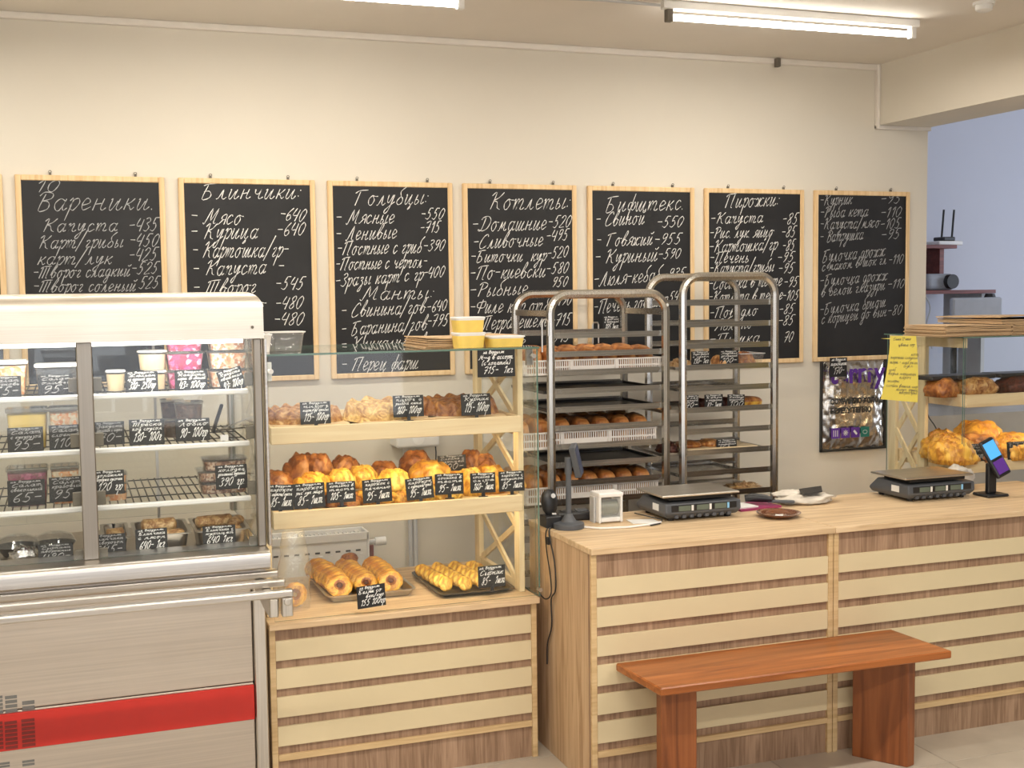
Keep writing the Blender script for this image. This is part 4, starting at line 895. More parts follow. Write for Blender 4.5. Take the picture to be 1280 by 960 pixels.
for i, nm, dx in ((3, 'first tray from the top, under the clear boxes', .03), (4, 'second from the top, empty', .02), (5, 'third from the top, under the dark loaves', .09), (7, 'stacked with flat breads', .10), (9, 'lowest visible, with seeded crackers', .0), (8, 'empty, above the crackers', .02)):
    sheet_tray(QX0-dx, QX1-.02 if i in (3, 5, 7, 9) else QX1-.15, QY0+.012, QY1-.012, bars2[i]+LG, 'rack' if i in (4, 8) else 'alum', f'steel tray in the taller rack, {nm}', grp='trays in the taller rack')
# goods on the taller rack
def blob_mesh(name, w, d, h, seed, mat, amp=.12, freq=2.5, pleat=0, pk=7, e=.8, n=28, m_=14):
    def fn(u, v):
        a = 2*math.pi*u; b = math.pi/2*v*.995; c, s = math.cos(a), math.sin(a)
        dv = Vector((c*math.cos(b), s*math.cos(b), math.sin(b)))
        k = 1+amp*noise.noise(dv*freq+Vector((seed*5.1, seed, 0)))+amp*.5*noise.noise(dv*freq*2.7+Vector((seed, 0, 3)))
        x, y = math.copysign(abs(c)**e, c)*math.cos(b)**.7*w/2*k, math.copysign(abs(s)**e, s)*math.cos(b)**.7*d/2*k
        z = math.sin(b)*h*k
        if pleat: z *= 1+pleat*math.sin((x/w*1.2+y/d)*pk*math.pi+seed)
        if v < .08: x *= .9; y *= .9
        return (x, y, max(z, 0))
    m = MB().grid(fn, n, m_, True); m.f.append(tuple(range(n-1, -1, -1))); m.mi.append(0)
    return m.mesh(name, mat, smooth=True)
def put(name, me, loc, rot, label, cat, group=None, sc=(1, 1, 1)):
    o = bpy.data.objects.new(name, me); COL.objects.link(o); o.location = loc; o.rotation_euler = rot; o.scale = sc; PW[o.name] = Matrix(); tag(o, label, cat, group); return o
PAST = [blob_mesh('pastry', .10, .10, .045, s, m) for s, m in ((1, 'brown'), (2, 'gold'), (3, 'pie'))]
PB = [blob_mesh('seed_bread', .09, .12, .05, s, 'fill', amp=.3, freq=5) for s in (4, 6)]
def rk(u, v, Y): return onY(u, v, Y)
zA = bars2[3]+LG+.0025
def clear_box(x0, x1, y0, y1, z0, z1, label, group=None):
    t = thing('clear_food_box', label, 'food box', ((x0+x1)/2, y0, z0), 0, group)
    m = MB(); e = .012
    lo = [(x0+e, y0+e, z0), (x1-e, y0+e, z0), (x1-e, y1-e, z0), (x0+e, y1-e, z0)]; hi = [(x0, y0, z1), (x1, y0, z1), (x1, y1, z1), (x0, y1, z1)]
    m.add(lo+hi, [(0, 3, 2, 1)]+[(i, (i+1) % 4, 4+(i+1) % 4, 4+i) for i in range(4)]).build('box_body', 'plastic', t)
    r = MB(); r.box(x0-.003, x1+.003, y0-.003, y0+.003, z1-.003, z1).box(x0-.003, x1+.003, y1-.003, y1+.003, z1-.003, z1).box(x0-.003, x0+.003, y0, y1, z1-.003, z1).box(x1-.003, x1+.003, y0, y1, z1-.003, z1); r.build('rim', 'milky', t)
    return t
clear_box(2.955, 3.085, 5.02, 5.20, zA, zA+.062, 'clear open box holding a twisted brown pastry, right on the taller rack')
put('twisted_pastry', blob_mesh('twisted_pastry', .11, .12, .05, 8, 'brown', pleat=.3, pk=9), (3.02, 5.11, zA+.003), (0, 0, 0), 'twisted brown pastry inside the clear box on the taller rack', 'pastry')
put('layered_pastry', blob_mesh('layered_pastry', .05, .1, .055, 9, 'pie', amp=.1, e=.5), (2.862, 5.06, zA), (0, 0, 0), 'small layered pastry between the 130 and 100 tags on the taller rack', 'pastry')
put('sesame_biscuit', blob_mesh('sesame_biscuit', .11, .12, .04, 12, 'crepe', amp=.3, freq=5), (2.66, 5.06, zA), (0, 0, 0), 'pale seeded biscuit at the left of the top tray on the taller rack', 'biscuit')
def rtag(u0, u1, v0, v1, Y, ls, lab, roll=0): return price_tag(u0, u1, v0, v1, Y, ls, lab, roll, stand=False, grp='black price tags on the taller rack', back=.05)
YQ = QY0+.034
rtag(864, 888, 439, 457, YQ, L4('Пирог грибной', 'с луком', '130-', unit='1кг'), 'black price tag 130 on the taller rack, left of the small layered pastry')
rtag(900, 923, 438, 456, YQ, L4('Медовик', 'домашний', '100-', unit=''), 'black price tag 100 on the taller rack, left of the clear pastry box')
zB = bars2[5]+LG+.0025
put('loaf_cake', loaf_mesh(.12, .12, .05, 3, ('brown', 'gold')), (3.04, 5.10, zB), (0, 0, 0), 'golden flat loaf cake right of the three tags on the taller rack', 'cake')
for i, x in enumerate((2.73, 2.80, 2.87, 2.94)):
    put('seeded_dark_bread', PB[i % 2], (x, 5.12, zB), (0, 0, .3*i), f'dark seeded bread piece, {ORD[i]} from the left behind the tags on the taller rack', 'bread', 'dark seeded bread pieces', sc=(.75, 1, .9))
put('pale_biscuit', PAST[2], (2.60, 5.14, zB), (0, 0, 0), 'pale biscuit on the tray end poking out left of the taller rack', 'biscuit', sc=(.9, 1, .8))
rtag(855, 874, 494, 512, YQ, L4('Хлеб', 'ржаной', '70-', unit=''), 'black price tag 70, leftmost of the three on the taller rack')
rtag(881, 904, 493, 512, YQ, L4('Батон', 'с отрубями', '82-', unit='1шт'), 'black price tag 82, middle of the three on the taller rack')
rtag(909, 931, 493, 510, YQ, L4('Хачапур', 'грузинск', '100', unit=''), 'black price tag 100 beside the golden loaf cake on the taller rack', roll=.04)
zC = bars2[7]+LG+.0025
tag(MB().box(2.66, 3.05, 5.0, 5.22, zC, zC+.012).build('wooden_board', 'pine', bevel=.003), 'lower pine serving board on a tray of the taller rack', 'board')
tag(MB().box(2.67, 3.04, 5.0, 5.22, zC+.0125, zC+.022).build('wooden_board', 'pine', bevel=.003), 'upper pine serving board on a tray of the taller rack', 'board')
put('flat_pie', blob_mesh('flat_pie', .13, .12, .03, 15, 'brown'), (2.72, 5.09, zC+.0225), (0, 0, 0), 'flat dark brown pie on the boards, left, taller rack', 'pie')
put('flat_pie', blob_mesh('flat_pie', .10, .12, .032, 17, 'pie'), (2.83, 5.09, zC+.0225), (0, 0, .3), 'flat brown pie on the boards left of the 86 tag', 'pie')
put('dark_round_bread', PB[0], (2.60, 5.08, zC), (0, 0, 0), 'dark seeded round bread on the tray end poking out of the taller rack', 'bread')
tag(MB().prism([(2.90, 5.22), (3.07, 5.22), (3.10, 5.30), (2.90, 5.30)], zC+.028, zC+.034, Matrix()).build('knife_blade_sheet', 'darksteel'), 'dark thin sheet lying over the boards behind the 86 tag', 'sheet').location.z = zC+.0225
rtag(896, 921, 549, 565, YQ, L4('Лепешка', 'тандырная', '86-', unit='1шт'), 'black price tag 86 on the stacked boards of the taller rack')
zD = bars2[9]+LG+.0025
t = put('seeded_cracker', blob_mesh('seeded_cracker', .16, .14, .025, 19, 'crepe', amp=.5, freq=7), (3.02, 5.10, zD), (0, 0, 0), 'pale seeded cracker heap on the lowest visible tray of the taller rack', 'crackers')
rtag(754, 775, 395, 414, RY1+.03, L4('Булочка', 'с корицей', '105', unit='1шт'), 'black price tag hanging behind the shorter rack, in front of the Бифштекс board')

# ================================================================== ON THE CHECKOUT COUNTER
def scale_(x0, x1, y0, y1, z, label, rz=0):
    cx, cy = (x0+x1)/2, (y0+y1)/2; w, d = x1-x0, y1-y0
    t = thing('weighing_scale', label, 'scale', (cx, cy, z), rz, 'counter scales')
    m = MB(); X = Matrix(((0, 0, 1, 0), (1, 0, 0, 0), (0, 1, 0, 0), (0, 0, 0, 1)))
    # body: wedge nose to the customers, shown from the side profile
    lo = [(-w/2+.012, -d/2+.02), (w/2-.012, -d/2+.02), (w/2-.012, d/2-.01), (-w/2+.012, d/2-.01)]
    v = [(x, y, .012) for x, y in lo]+[(-w/2, -d/2, .032), (w/2, -d/2, .032), (w/2, d/2, .032), (-w/2, d/2, .032)]+[(-w/2, -d/2+.004, .070), (w/2, -d/2+.004, .070), (w/2-.01, d/2-.05, .078), (-w/2+.01, d/2-.05, .078)]
    f = [(3, 2, 1, 0)]+[(k*4+i, k*4+(i+1) % 4, k*4+4+(i+1) % 4, k*4+4+i) for k in (0, 1) for i in range(4)]+[(8, 9, 10, 11)]
    m.add(v, f).build('body', 'grey', t, local=True, bevel=.006, seg=2)
    for x in (-w/2+.04, w/2-.04):
        for y in (-d/2+.04, d/2-.04): MB().lathe([(.012, 0), (.014, .014)], 12, (x, y, 0)).build('foot', 'black', t, local=True)
    g = MB()
    for k in range(8): g.box(-w/2+.05+k*(w-.1)/7-.008, -w/2+.05+k*(w-.1)/7+.008, -d/2+.006, -d/2+.02, .012, .024)
    g.build('vent_ribs', 'grey', t, local=True)
    MB().box(-w/2+.025, w/2-.02, -d/2-.001, -d/2+.008, .038, .064).build('display_window', 'black', t, local=True, bevel=.002)
    for k in range(3):
        x = -w/2+.055+k*.078
        MB().box(x, x+.052, -d/2-.0025, -d/2, .041, .061).build('digit_panel', 'lcd', t, local=True)
        MB().box(x+.055, x+.064, -d/2-.0025, -d/2, .040, .062).build('unit_sticker', 'sticker' if k < 2 else 'bluesticker', t, local=True)
    MB().box(-w/2+.03, w/2-.03, -d/2+.03, d/2-.07, .078, .092).build('platform_support', 'black', t, local=True)
    MB().box(-w/2-.012, w/2-.004, -d/2+.005, d/2-.03, .094, .103).build('weighing_platform', 'alum', t, local=True, bevel=.004, seg=2)
    MB().box(-w/2-.0012, -w/2+.001, -d/2+.06, -d/2+.11, .036, .062).build('maker_sticker', 'sticker', t, local=True)
    return t
scale_(2.125, 2.455, 4.16, 4.43, CZ, 'dark grey counter scale with steel platform between printer and brown glass dish')
scale_(3.235, 3.575, 4.15, 4.42, CZ, 'dark grey counter scale farther right, beside the pine lattice shelf')
# barcode scanner in its stand
p = onZ(684, 656, CZ)
t = thing('barcode_scanner', 'black hand scanner standing in a block stand at the counter corner', 'scanner', (1.695, 4.27, CZ))
MB().box(1.662, 1.728, 4.235, 4.305, CZ, CZ+.045).build('stand', 'black', t, bevel=.005, seg=2)
MB().lathe([(.015, 0), (.028, .02), (.034, .05), (.030, .078), (.016, .096), (.002, .099)], 18, (1.695, 4.275, CZ+.043), rotm(-.15, 0, 0) @ Matrix.Diagonal((1, .7, 1, 1))).build('scanner_head', 'black', t, smooth='auto')
MB().lathe([(.009, 0), (.009, .002)], 14, (1.695, 4.242, CZ+.122), rotm(math.radians(70), 0, 0)).build('button', 'lgrey', t, smooth='auto')
MB().box(1.687, 1.703, 4.232, 4.236, CZ+.052, CZ+.058).build('scan_window_badge', 'lgrey', t)
# customer display pole
p = onZ(711, 660, CZ); x, y = p.x, p.y
t = thing('pole_display', 'dark grey tilted customer display on a pole with round foot', 'display', (x, y, CZ))
MB().lathe([(.058, 0), (.060, .006), (.058, .020), (.030, .026), (.018, .045), (.014, .055)], 28, (x, y, CZ)).build('round_foot', 'grey', t, smooth='auto')
MB().cyl((x, y, CZ+.05), (x, y, CZ+.265), .0105, 14).build('pole', 'grey', t, smooth='auto')
MB().cyl((x, y, CZ+.205), (x, y, CZ+.268), .014, 14).build('collar', 'grey', t, smooth='auto')
mt = Matrix.Translation((x+.030, y-.005, CZ+.255)) @ rotm(0, math.radians(-28), 0) @ rotm(.25, 0, .9)
hd = MB().box(-.026, .026, -.012, .012, -.062, .062, mt).build('display_head', 'grey', t, bevel=.003)
MB().box(-.020, .020, -.0135, -.012, -.053, .053, mt).build('screen', 'navy', hd)
MB().bar((x+.004, y, CZ+.255), (x+.028, y-.003, CZ+.25), .012, .012).build('arm', 'grey', t)
# label printer: white shell with a visible roll
a, b = onZ(744, 653, CZ), onZ(774, 655, CZ); x0, x1, y0 = a.x, a.x+.10, a.y-.04
t = thing('receipt_printer', 'small white printer with a see-through roll bay, beside the black terminal', 'printer', ((x0+x1)/2, y0, CZ))
MB().box(x0, x0+.010, y0, y0+.09, CZ, CZ+.115).build('side_wall', 'lid', t, bevel=.004)
MB().box(x1-.010, x1, y0, y0+.09, CZ, CZ+.115).build('side_wall', 'lid', t, bevel=.004)
MB().box(x0+.010, x1-.010, y0+.004, y0+.09, CZ+.004, CZ+.022).build('base', 'lid', t, bevel=.003)
MB().box(x0-.001, x1+.001, y0-.002, y0+.085, CZ+.100, CZ+.118).build('top_cover', 'lid', t, bevel=.005, seg=2)
MB().cyl((x0+.012, y0+.04, CZ+.055), (x1-.012, y0+.04, CZ+.055), .03, 20).build('paper_roll', 'lcd', t, smooth='auto')
MB().box(x0+.011, x1-.011, y0+.001, y0+.004, CZ+.024, CZ+.098).build('clear_cover', 'plastic', t)
MB().box(x0-.010, x0-.003, y0+.03, y0+.07, CZ, CZ+.10).build('card_holder', 'lgrey', t)
# black payment terminal lying behind the pole
t = thing('card_terminal', 'flat black card terminal lying between scanner and printer', 'terminal', (1.83, 4.37, CZ), -.1)
MB().box(-.075, .065, -.035, .035, 0, .034).build('body', 'black', t, local=True, bevel=.008, seg=2)
MB().box(-.05, .0, -.02, .02, .034, .037).build('screen', 'coal', t, local=True)
MB().box(.01, .055, -.022, .022, .034, .038).build('keypad', 'grey', t, local=True)
# cables, papers
tag(MB().tube(spline3 if False else [(1.75, 4.235, CZ+.006), (1.84, 4.14, CZ+.005), (1.95, 4.12, CZ+.005), (2.04, 4.13, CZ+.006), (2.10, 4.15, CZ+.008)], .004, 6).build('white_cable', 'lid'), 'thin white cable along the counter in front of the printer', 'cable')
tag(MB().prism([(2.00, 4.19), (2.105, 4.16), (2.11, 4.24), (2.01, 4.27)], CZ+.0005, CZ+.003, Matrix()).build('paper_slip', 'sticker'), 'white paper slip sticking out left of the nearer scale', 'paper')
tag(MB().tube([(2.06, 4.30, CZ+.02), (2.10, 4.24, CZ+.012), (2.13, 4.2, CZ+.006), (2.09, 4.14, CZ+.004), (2.04, 4.12, CZ+.004)], .0025, 6).build('black_cable', 'board'), 'short black cable end at the foot of the nearer scale', 'cable')
pc = [onZ(680, 662, CZ)]
x = 1.666
m = MB(); path = [(1.70, 4.24, CZ+.004), (1.668, 4.215, CZ+.003), (x-.003, 4.20, CZ-.03), (x-.003, 4.16, CZ-.10), (x-.003, 4.145, CZ-.17), (x-.004, 4.15, CZ-.22), (x-.004, 4.19, CZ-.26), (x-.003, 4.19, CZ-.36), (x-.003, 4.235, CZ-.44), (x-.003, 4.24, CZ-.52)]
def smooth3(pts, k=5):
    out = []
    pts = [Vector(p) for p in pts]
    for i in range(len(pts)-1):
        p0, p1, p2, p3 = pts[max(i-1, 0)], pts[i], pts[i+1], pts[min(i+2, len(pts)-1)]
        for j in range(k): tt = j/k; out.append(.5*((2*p1)+(-p0+p2)*tt+(2*p0-5*p1+4*p2-p3)*tt*tt+(-p0+3*p1-3*p2+p3)*tt**3))
    return out+[pts[-1]]
tag(m.tube(smooth3(path), .003, 6).build('hanging_cable', 'board'), 'black cable hanging down the oak end of the checkout counter from the scanner', 'cable')
m = MB().tube(smooth3([(1.69, 4.24, CZ+.009), (x-.004, 4.235, CZ-.01), (x-.003, 4.235, CZ-.08), (x-.003, 4.20, CZ-.17), (x-.003, 4.195, CZ-.24), (1.645, 4.21, CZ-.26), (1.63, 4.25, CZ-.235)]), .0025, 6)
m.box(x-.010, x-.001, 4.205, 4.225, CZ-.055, CZ-.028)
tag(m.build('looped_cable', 'board'), 'black looped cable with a dark bead on the oak end of the checkout counter', 'cable')
# glass dish
p = onZ(972, 648, CZ)
t = thing('glass_dish', 'round brown glass dish on the checkout counter', 'dish', (2.585, 4.10, CZ))
MB().lathe([(.05, .001), (.055, .0), (.062, .006), (.085, .016), (.087, .019), (.083, .019), (.060, .009), (.050, .005), (.001, .005)], 36, (2.585, 4.10, CZ), cap=False).build('dish', 'brownglass', t, smooth='auto')
tag(MB().prism([(2.56, 4.085), (2.585, 4.07), (2.60, 4.09), (2.575, 4.105)], CZ+.0065, CZ+.010, Matrix()).build('paper_scrap', 'sticker'), 'white paper scrap in the brown glass dish', 'paper')
# magenta booklet, black hand tool, crumpled bag pile
t = thing('booklet', 'magenta booklet lying right of the nearer scale', 'booklet', (2.60, 4.33, CZ), .1)
MB().box(-.10, .10, -.07, .07, 0, .008).build('cover', 'magenta', t, local=True); MB().box(-.09, .0, -.05, .05, .008, .012, ).build('leaflet', 'sticker', t, local=True)
t = thing('black_stapler', 'black hand tool with rounded handle leaning over the magenta booklet', 'tool', (2.67, 4.32, CZ+.013), -.55)
MB().tube([(-.09, 0, .018), (-.06, 0, .022), (-.02, 0, .02), (.02, 0, .016)], [.014, .018, .017, .012], 10).build('handle', 'black', t, local=True, smooth='auto')
MB().box(.0, .11, -.009, .009, .002, .014).build('jaw', 'grey', t, local=True, bevel=.003)
lump('bag_of_flatbread', 'cloth', (2.86, 4.33, CZ), .075, 'crumpled pale bag of flatbread at the rear edge of the checkout counter', 'bag', (1.7, .95, .32), 4, .35, 3)
lump('bag_of_flatbread', 'cloth', (2.80, 4.36, CZ+.028), .05, 'smaller crumpled bag lying on the pale bag', 'bag', (1.5, .8, .28), 9, .35, 3)
tag(MB().prism([(-.06, -.03), (.04, -.04), (.085, .01), (-.02, .035)], 0, .006, Matrix.Translation((2.86, 4.31, CZ+.050)) @ rotm(.15, -.1, .2)).build('dark_packet', 'coal', bevel=.002), 'dark glossy packet lying on top of the pale bags', 'packet')
# phone-like terminal on a stand, far right
p = onZ(1240, 622, CZ); x, y = 3.665, 4.16
t = thing('payment_terminal', 'black payment terminal with lit blue screen on an upright stand', 'terminal', (x, y, CZ))
MB().box(x-.055, x+.055, y-.05, y+.05, CZ, CZ+.012).build('foot', 'black', t, bevel=.004)
MB().box(x-.022, x+.022, y-.012, y+.012, CZ+.012, CZ+.14).build('stem', 'black', t, bevel=.004)
mt = Matrix.Translation((x+.0, y-.02, CZ+.165)) @ rotm(math.radians(-18), math.radians(-22), 0)
hd = MB().box(-.036, .036, -.010, .012, -.085, .085, mt).build('terminal_body', 'black', t, bevel=.008, seg=2)
MB().box(-.029, .029, -.0115, -.010, .0, .072, mt).build('screen', 'blueled', hd)
MB().box(-.027, .027, -.0125, -.010, -.07, -.012, mt).build('keypad', 'purple', hd)
lump('white_bag', 'cloth', (3.66, 4.36, CZ), .07, 'crumpled white plastic bag behind the farther scale', 'bag', (1.1, .7, .85), 3, .3, 3)
# ================================================================== BREAD STAND: things on and in it
def on(u, v, Y): return onY(u, v, Y)
ZG = ZT+.0045
# on the glass top
def oval_tub(x, y, z, w, d, h, label, name='clear_container'):
    t = thing(name, label, 'container', (x, y, z))
    n = 40; m = MB(); st = []
    for s, zz in ((.80, 0), (.84, .004), (.93, h*.85), (.97, h*.88), (1.0, h*.97), (1.03, h)):
        st += [(math.copysign(abs(math.cos(2*math.pi*i/n))**.6, math.cos(2*math.pi*i/n))*w/2*s*(1+(.012 if i % 2 and .004 < zz < h*.86 else 0)), math.copysign(abs(math.sin(2*math.pi*i/n))**.6, math.sin(2*math.pi*i/n))*d/2*s, zz) for i in range(n)]
    m.add(st, [(j*n+i, j*n+(i+1) % n, (j+1)*n+(i+1) % n, (j+1)*n+i) for j in range(5) for i in range(n)]+[tuple(range(n-1, -1, -1))]).build('ribbed_body', 'plastic', t, smooth='auto', local=True)
    r = MB(); r.tube([(p[0], p[1], h) for p in st[-n:]], .0022, 5, True).build('rim', 'milky', t, local=True, smooth='auto'); return t
a, b = on(331, 439, 4.36), on(386, 439, 4.36)
oval_tub((a.x+b.x)/2, 4.42, ZG, .145, .11, .068, 'empty ribbed clear container on the glass top beside the steel case')
t = thing('paper_cup', 'white ribbed cup mostly hidden by the steel case post on the glass top', 'cup', (.648, 4.36, ZG))
MB().lathe([(.020, 0), (.027, .055), (.030, .058)], 24, (.648, 4.36, ZG)).build('cup', 'lid', t, smooth='auto')
MB().lathe([(.031, .058), (.031, .064), (.022, .066)], 24, (.648, 4.36, ZG)).build('lid', 'lid', t, smooth='auto')
# stack of kraft paper
def paper_stack(name, x0, x1, y0, y1, z, n, label, th=.0055, curl=.012, seed=3):
    t = thing(name, label, 'paper', ((x0+x1)/2, y0, z)); rr = random.Random(seed)
    for k in range(n):
        dx, dy, cz, ph = rr.uniform(-.008, .008), rr.uniform(-.01, .01), rr.uniform(.2, 1)*curl*(k/n), rr.uniform(0, 6)
        def top(u, v, o=0): return (x0+dx+(x1-x0)*u, y0+dy+(y1-y0)*v, z+k*th+o+cz*(math.sin(u*5+ph)+1)*.5*(1-v*.5)*(k/max(1, n-1)))
        m = MB(); m.grid(lambda u, v: top(u, v, th*.85), 16, 5); m.grid(lambda u, v: top(u, v), 16, 5)
        A = 80
        for e in range(15): m.f.append((e, e+1, A+e+1, A+e)); m.f.append((64+e, 64+e+1, A+64+e+1, A+64+e)); m.mi += [0, 0]
        for e in range(4): m.f.append((e*16, (e+1)*16, A+(e+1)*16, A+e*16)); m.f.append((e*16+15, (e+1)*16+15, A+(e+1)*16+15, A+e*16+15)); m.mi += [0, 0]
        m.build('paper_sheet', 'kraft', t)
    return t
paper_stack('kraft_paper_stack', 1.24, 1.60, 4.34, 4.66, ZG, 7, 'stack of brown kraft paper on the glass top under the yellow tubs', .0048)
def ytub(x, y, z, w, d, h, label):
    t = thing('honey_tub', label, 'food tub', (x, y, z), 0, 'tubs of yellow honey on the bread stand')
    m = MB()
    def ring(s, zz, n=28): return [(math.copysign(abs(math.cos(2*math.pi*i/n))**.4, math.cos(2*math.pi*i/n))*w/2*s, math.copysign(abs(math.sin(2*math.pi*i/n))**.4, math.sin(2*math.pi*i/n))*d/2*s, zz) for i in range(n)]
    def sh(levels):
        v = sum((ring(s, zz) for s, zz in levels), []); n = 28; k = len(levels)
        return MB().add(v, [(j*n+i, j*n+(i+1) % n, (j+1)*n+(i+1) % n, (j+1)*n+i) for j in range(k-1) for i in range(n)]+[tuple(range(n-1, -1, -1)), tuple((k-1)*n+i for i in range(n))])
    sh([(.86, 0), (.94, h*.78)]).build('honey', 'yellow', t, local=True, smooth='auto')
    sh([(.93, h*.78), (.95, h*.88), (1.0, h*.885), (1.0, h*.97), (.97, h)]).build('lid', 'milky', t, local=True, smooth='auto'); return t
zk = ZG+.0005
a, b = on(567, 437, 4.27), on(605, 437, 4.27); w = b.x-a.x
ytub((a.x+b.x)/2, 4.275, zk, w, .10, .056, 'yellow tub with white lid at the front edge of the glass top, under another')
ytub((a.x+b.x)/2-.002, 4.275, zk+.0565, w, .10, .056, 'yellow tub with white lid stacked on top of another')
a, b = on(608, 437, 4.26), on(655, 437, 4.26)
ytub((a.x+b.x)/2, 4.275, zk, b.x-a.x, .10, .040, 'low wide yellow tub right of the stacked pair, above the 715 tag')
price_tag(597, 644, 437, 471, 4.196, [(TL, .8, .15, .7), ('Мёд в ассорт.', 1.1, .03, .95), ('(с лопатки)', 1.0, .1, .85), ('715-  1кг', 1.7, .15, .92)], 'black price tag 715 hanging from the front edge of the glass top', 0, False, 'black price tags in the bread stand', back=0)
# pies on the upper shelf
ZU = 1.278+.001
def pie_mesh(name, w, d, h, seed, mat, twist=16):
    def fn(u, v):
        a = 2*math.pi*u; c, s = math.cos(a), math.sin(a); r = v
        rim = math.exp(-((r-.86)/.10)**2); br = .5+.5*math.sin(a*twist/1+seed+r*9)
        k = 1+.03*math.sin(a*twist+seed)
        z = h*(.62*(1-r**6)+rim*(.30+.22*br)*(1 if r < 1 else 0))
        z += h*.10*noise.noise((c*r*6+seed, s*r*6, 2))+h*.16*abs(math.sin(c*r*9+s*r*4+seed))*(1-rim)*(r < .8)
        if v > .985: z = 0
        return (c*r*w/2*k, s*r*d/2*k, max(z, 0))
    m = MB().grid(lambda u, v: fn(u, .03+.97*v), 96, 18, True); m.f.append(tuple(range(96))); m.mi.append(0); m.f.append(tuple(17*96+i for i in range(95, -1, -1))); m.mi.append(0)
    return m.mesh(name, mat, smooth=True)
put('serving_board', MB().box(-.14, .14, -.11, .11, 0, .010).mesh('serving_board', 'parch', bevel=.004), (.80, 4.43, 1.2795), (0, 0, .05), 'pale parchment lined board under the left braided pie', 'board')
put('serving_board', MB().box(-.15, .15, -.12, .12, 0, .010).mesh('serving_board', 'parch', bevel=.004), (1.115, 4.44, 1.2795), (0, 0, .3), 'pale parchment lined board under the pale middle pie', 'board')
put('serving_board', MB().box(-.15, .15, -.12, .12, 0, .010).mesh('serving_board', 'parch', bevel=.004), (1.42, 4.45, 1.2795), (0, 0, -.25), 'pale parchment lined board under the right braided pie', 'board')
put('braided_pie', pie_mesh('braided_pie', .30, .22, .062, 1, 'pie'), (.79, 4.44, 1.290), (.06, 0, 0), 'brown pie with braided rim at the left of the upper shelf', 'pie', 'large pies on the upper shelf')
put('braided_pie', pie_mesh('braided_pie', .30, .24, .075, 5, 'piegold', 9), (1.085, 4.44, 1.290), (.08, 0, .25), 'pale golden pie in the middle of the upper shelf', 'pie', 'large pies on the upper shelf')
put('braided_pie', pie_mesh('braided_pie', .31, .24, .072, 9, 'brown'), (1.395, 4.47, 1.290), (.08, 0, -.3), 'dark brown braided pie at the right of the upper shelf', 'pie', 'large pies on the upper shelf')
YT = 4.268
GT = 'black price tags in the bread stand'
for u0, u1, v0, v1, a, b, pr, un, lab in ((376, 414, 502, 530, 'пирог', 'картоф/грибы', '115-', '100гр', 'black price tag 115 on the left braided pie'), (492, 530, 494, 521, 'пирог с', 'рыбой кета', '160-', '100гр', 'black price tag 160 on the pale middle pie'), (577, 614, 492, 519, 'Курник', '', '115-', '100гр', 'black price tag 115 on the dark right pie of the upper shelf')):
    price_tag(u0, u1, v0, v1, YT+.03, L4(a, b, pr, unit=un), lab, 0, True, GT)
# heap of pastries on the lower shelf
ZL = .982+.001
def bun_mesh(name, w, d, h, seed, mat, pleat=0, pk=8, amp=.14): return blob_mesh(name, w, d, h, seed, mat, amp=amp*.8, freq=2.6, pleat=pleat, pk=pk, e=.9, n=48, m_=22)
BM = {'brown': bun_mesh('filled_bun', .13, .15, .066, 1, 'brown', .03, 9, .14), 'gold': bun_mesh('filled_bun', .14, .16, .062, 2, 'gold', .04, 5), 'yell': bun_mesh('cheese_pastry', .12, .13, .050, 3, 'yell', .07, 12, .16), 'pleat': bun_mesh('braided_bun', .14, .14, .058, 4, 'gold', .10, 12), 'dark': bun_mesh('glazed_bun', .11, .12, .060, 5, 'brown', .06, 5, .16)}
NM = {'brown': ('filled_bun', 'large brown bun'), 'gold': ('filled_bun', 'golden bun'), 'yell': ('cheese_pastry', 'pale yellow pastry'), 'pleat': ('braided_bun', 'golden braided bun'), 'dark': ('glazed_bun', 'dark glazed bun')}
heap = [  # kind, u, v (px of the centre), Y, width px, height px, yaw, what it is near
 ('brown', 346, 606, 4.42, 52, 34, .2, 'leftmost on the lower shelf behind the first tag'), ('brown', 384, 592, 4.48, 62, 50, -.4, 'in the big left pile behind the second tag'), ('dark', 401, 581, 4.42, 34, 26, .3, 'topmost of the left pile'),
 ('pleat', 393, 606, 4.36, 50, 28, .1, 'at the front of the left pile'), ('yell', 428, 600, 4.38, 38, 26, .2, 'behind the 105 tag'), ('dark', 433, 583, 4.50, 38, 26, -.5, 'standing behind the 105 tag'), ('yell', 455, 597, 4.44, 40, 28, .6, 'between the 105 tag and the first 95 tag'),
 ('dark', 482, 590, 4.52, 42, 26, .2, 'behind the first 95 tag'), ('yell', 495, 602, 4.38, 48, 30, -.3, 'between the two left 95 tags'), ('pleat', 470, 618, 4.34, 52, 22, .1, 'low behind the first 95 tag'), ('dark', 522, 578, 4.53, 42, 30, .4, 'rear pile left of the upper tag'),
 ('gold', 540, 591, 4.44, 62, 34, -.3, 'large one in the centre of the lower shelf'), ('yell', 528, 612, 4.34, 46, 26, .3, 'behind the 95 tag in the centre'), ('dark', 592, 576, 4.52, 34, 28, .1, 'back row right of the upper tag'), ('dark', 608, 580, 4.50, 32, 26, .9, 'back row near the right lattice'),
 ('gold', 574, 594, 4.42, 46, 34, .2, 'right of centre behind the 95 tag'), ('yell', 592, 600, 4.38, 36, 36, .5, 'pale one left of the 160 tag'), ('gold', 616, 594, 4.42, 50, 38, -.5, 'large one behind the 160 tag'), ('yell', 560, 622, 4.33, 44, 18, .0, 'low one under the centre tags'), ('gold', 642, 606, 4.42, 36, 26, .4, 'rightmost behind the 85 tag'), ('pleat', 505, 622, 4.33, 40, 18, .2, 'lowest one between tags'), ('brown', 430, 618, 4.33, 50, 20, .0, 'low one under the 105 tag')]
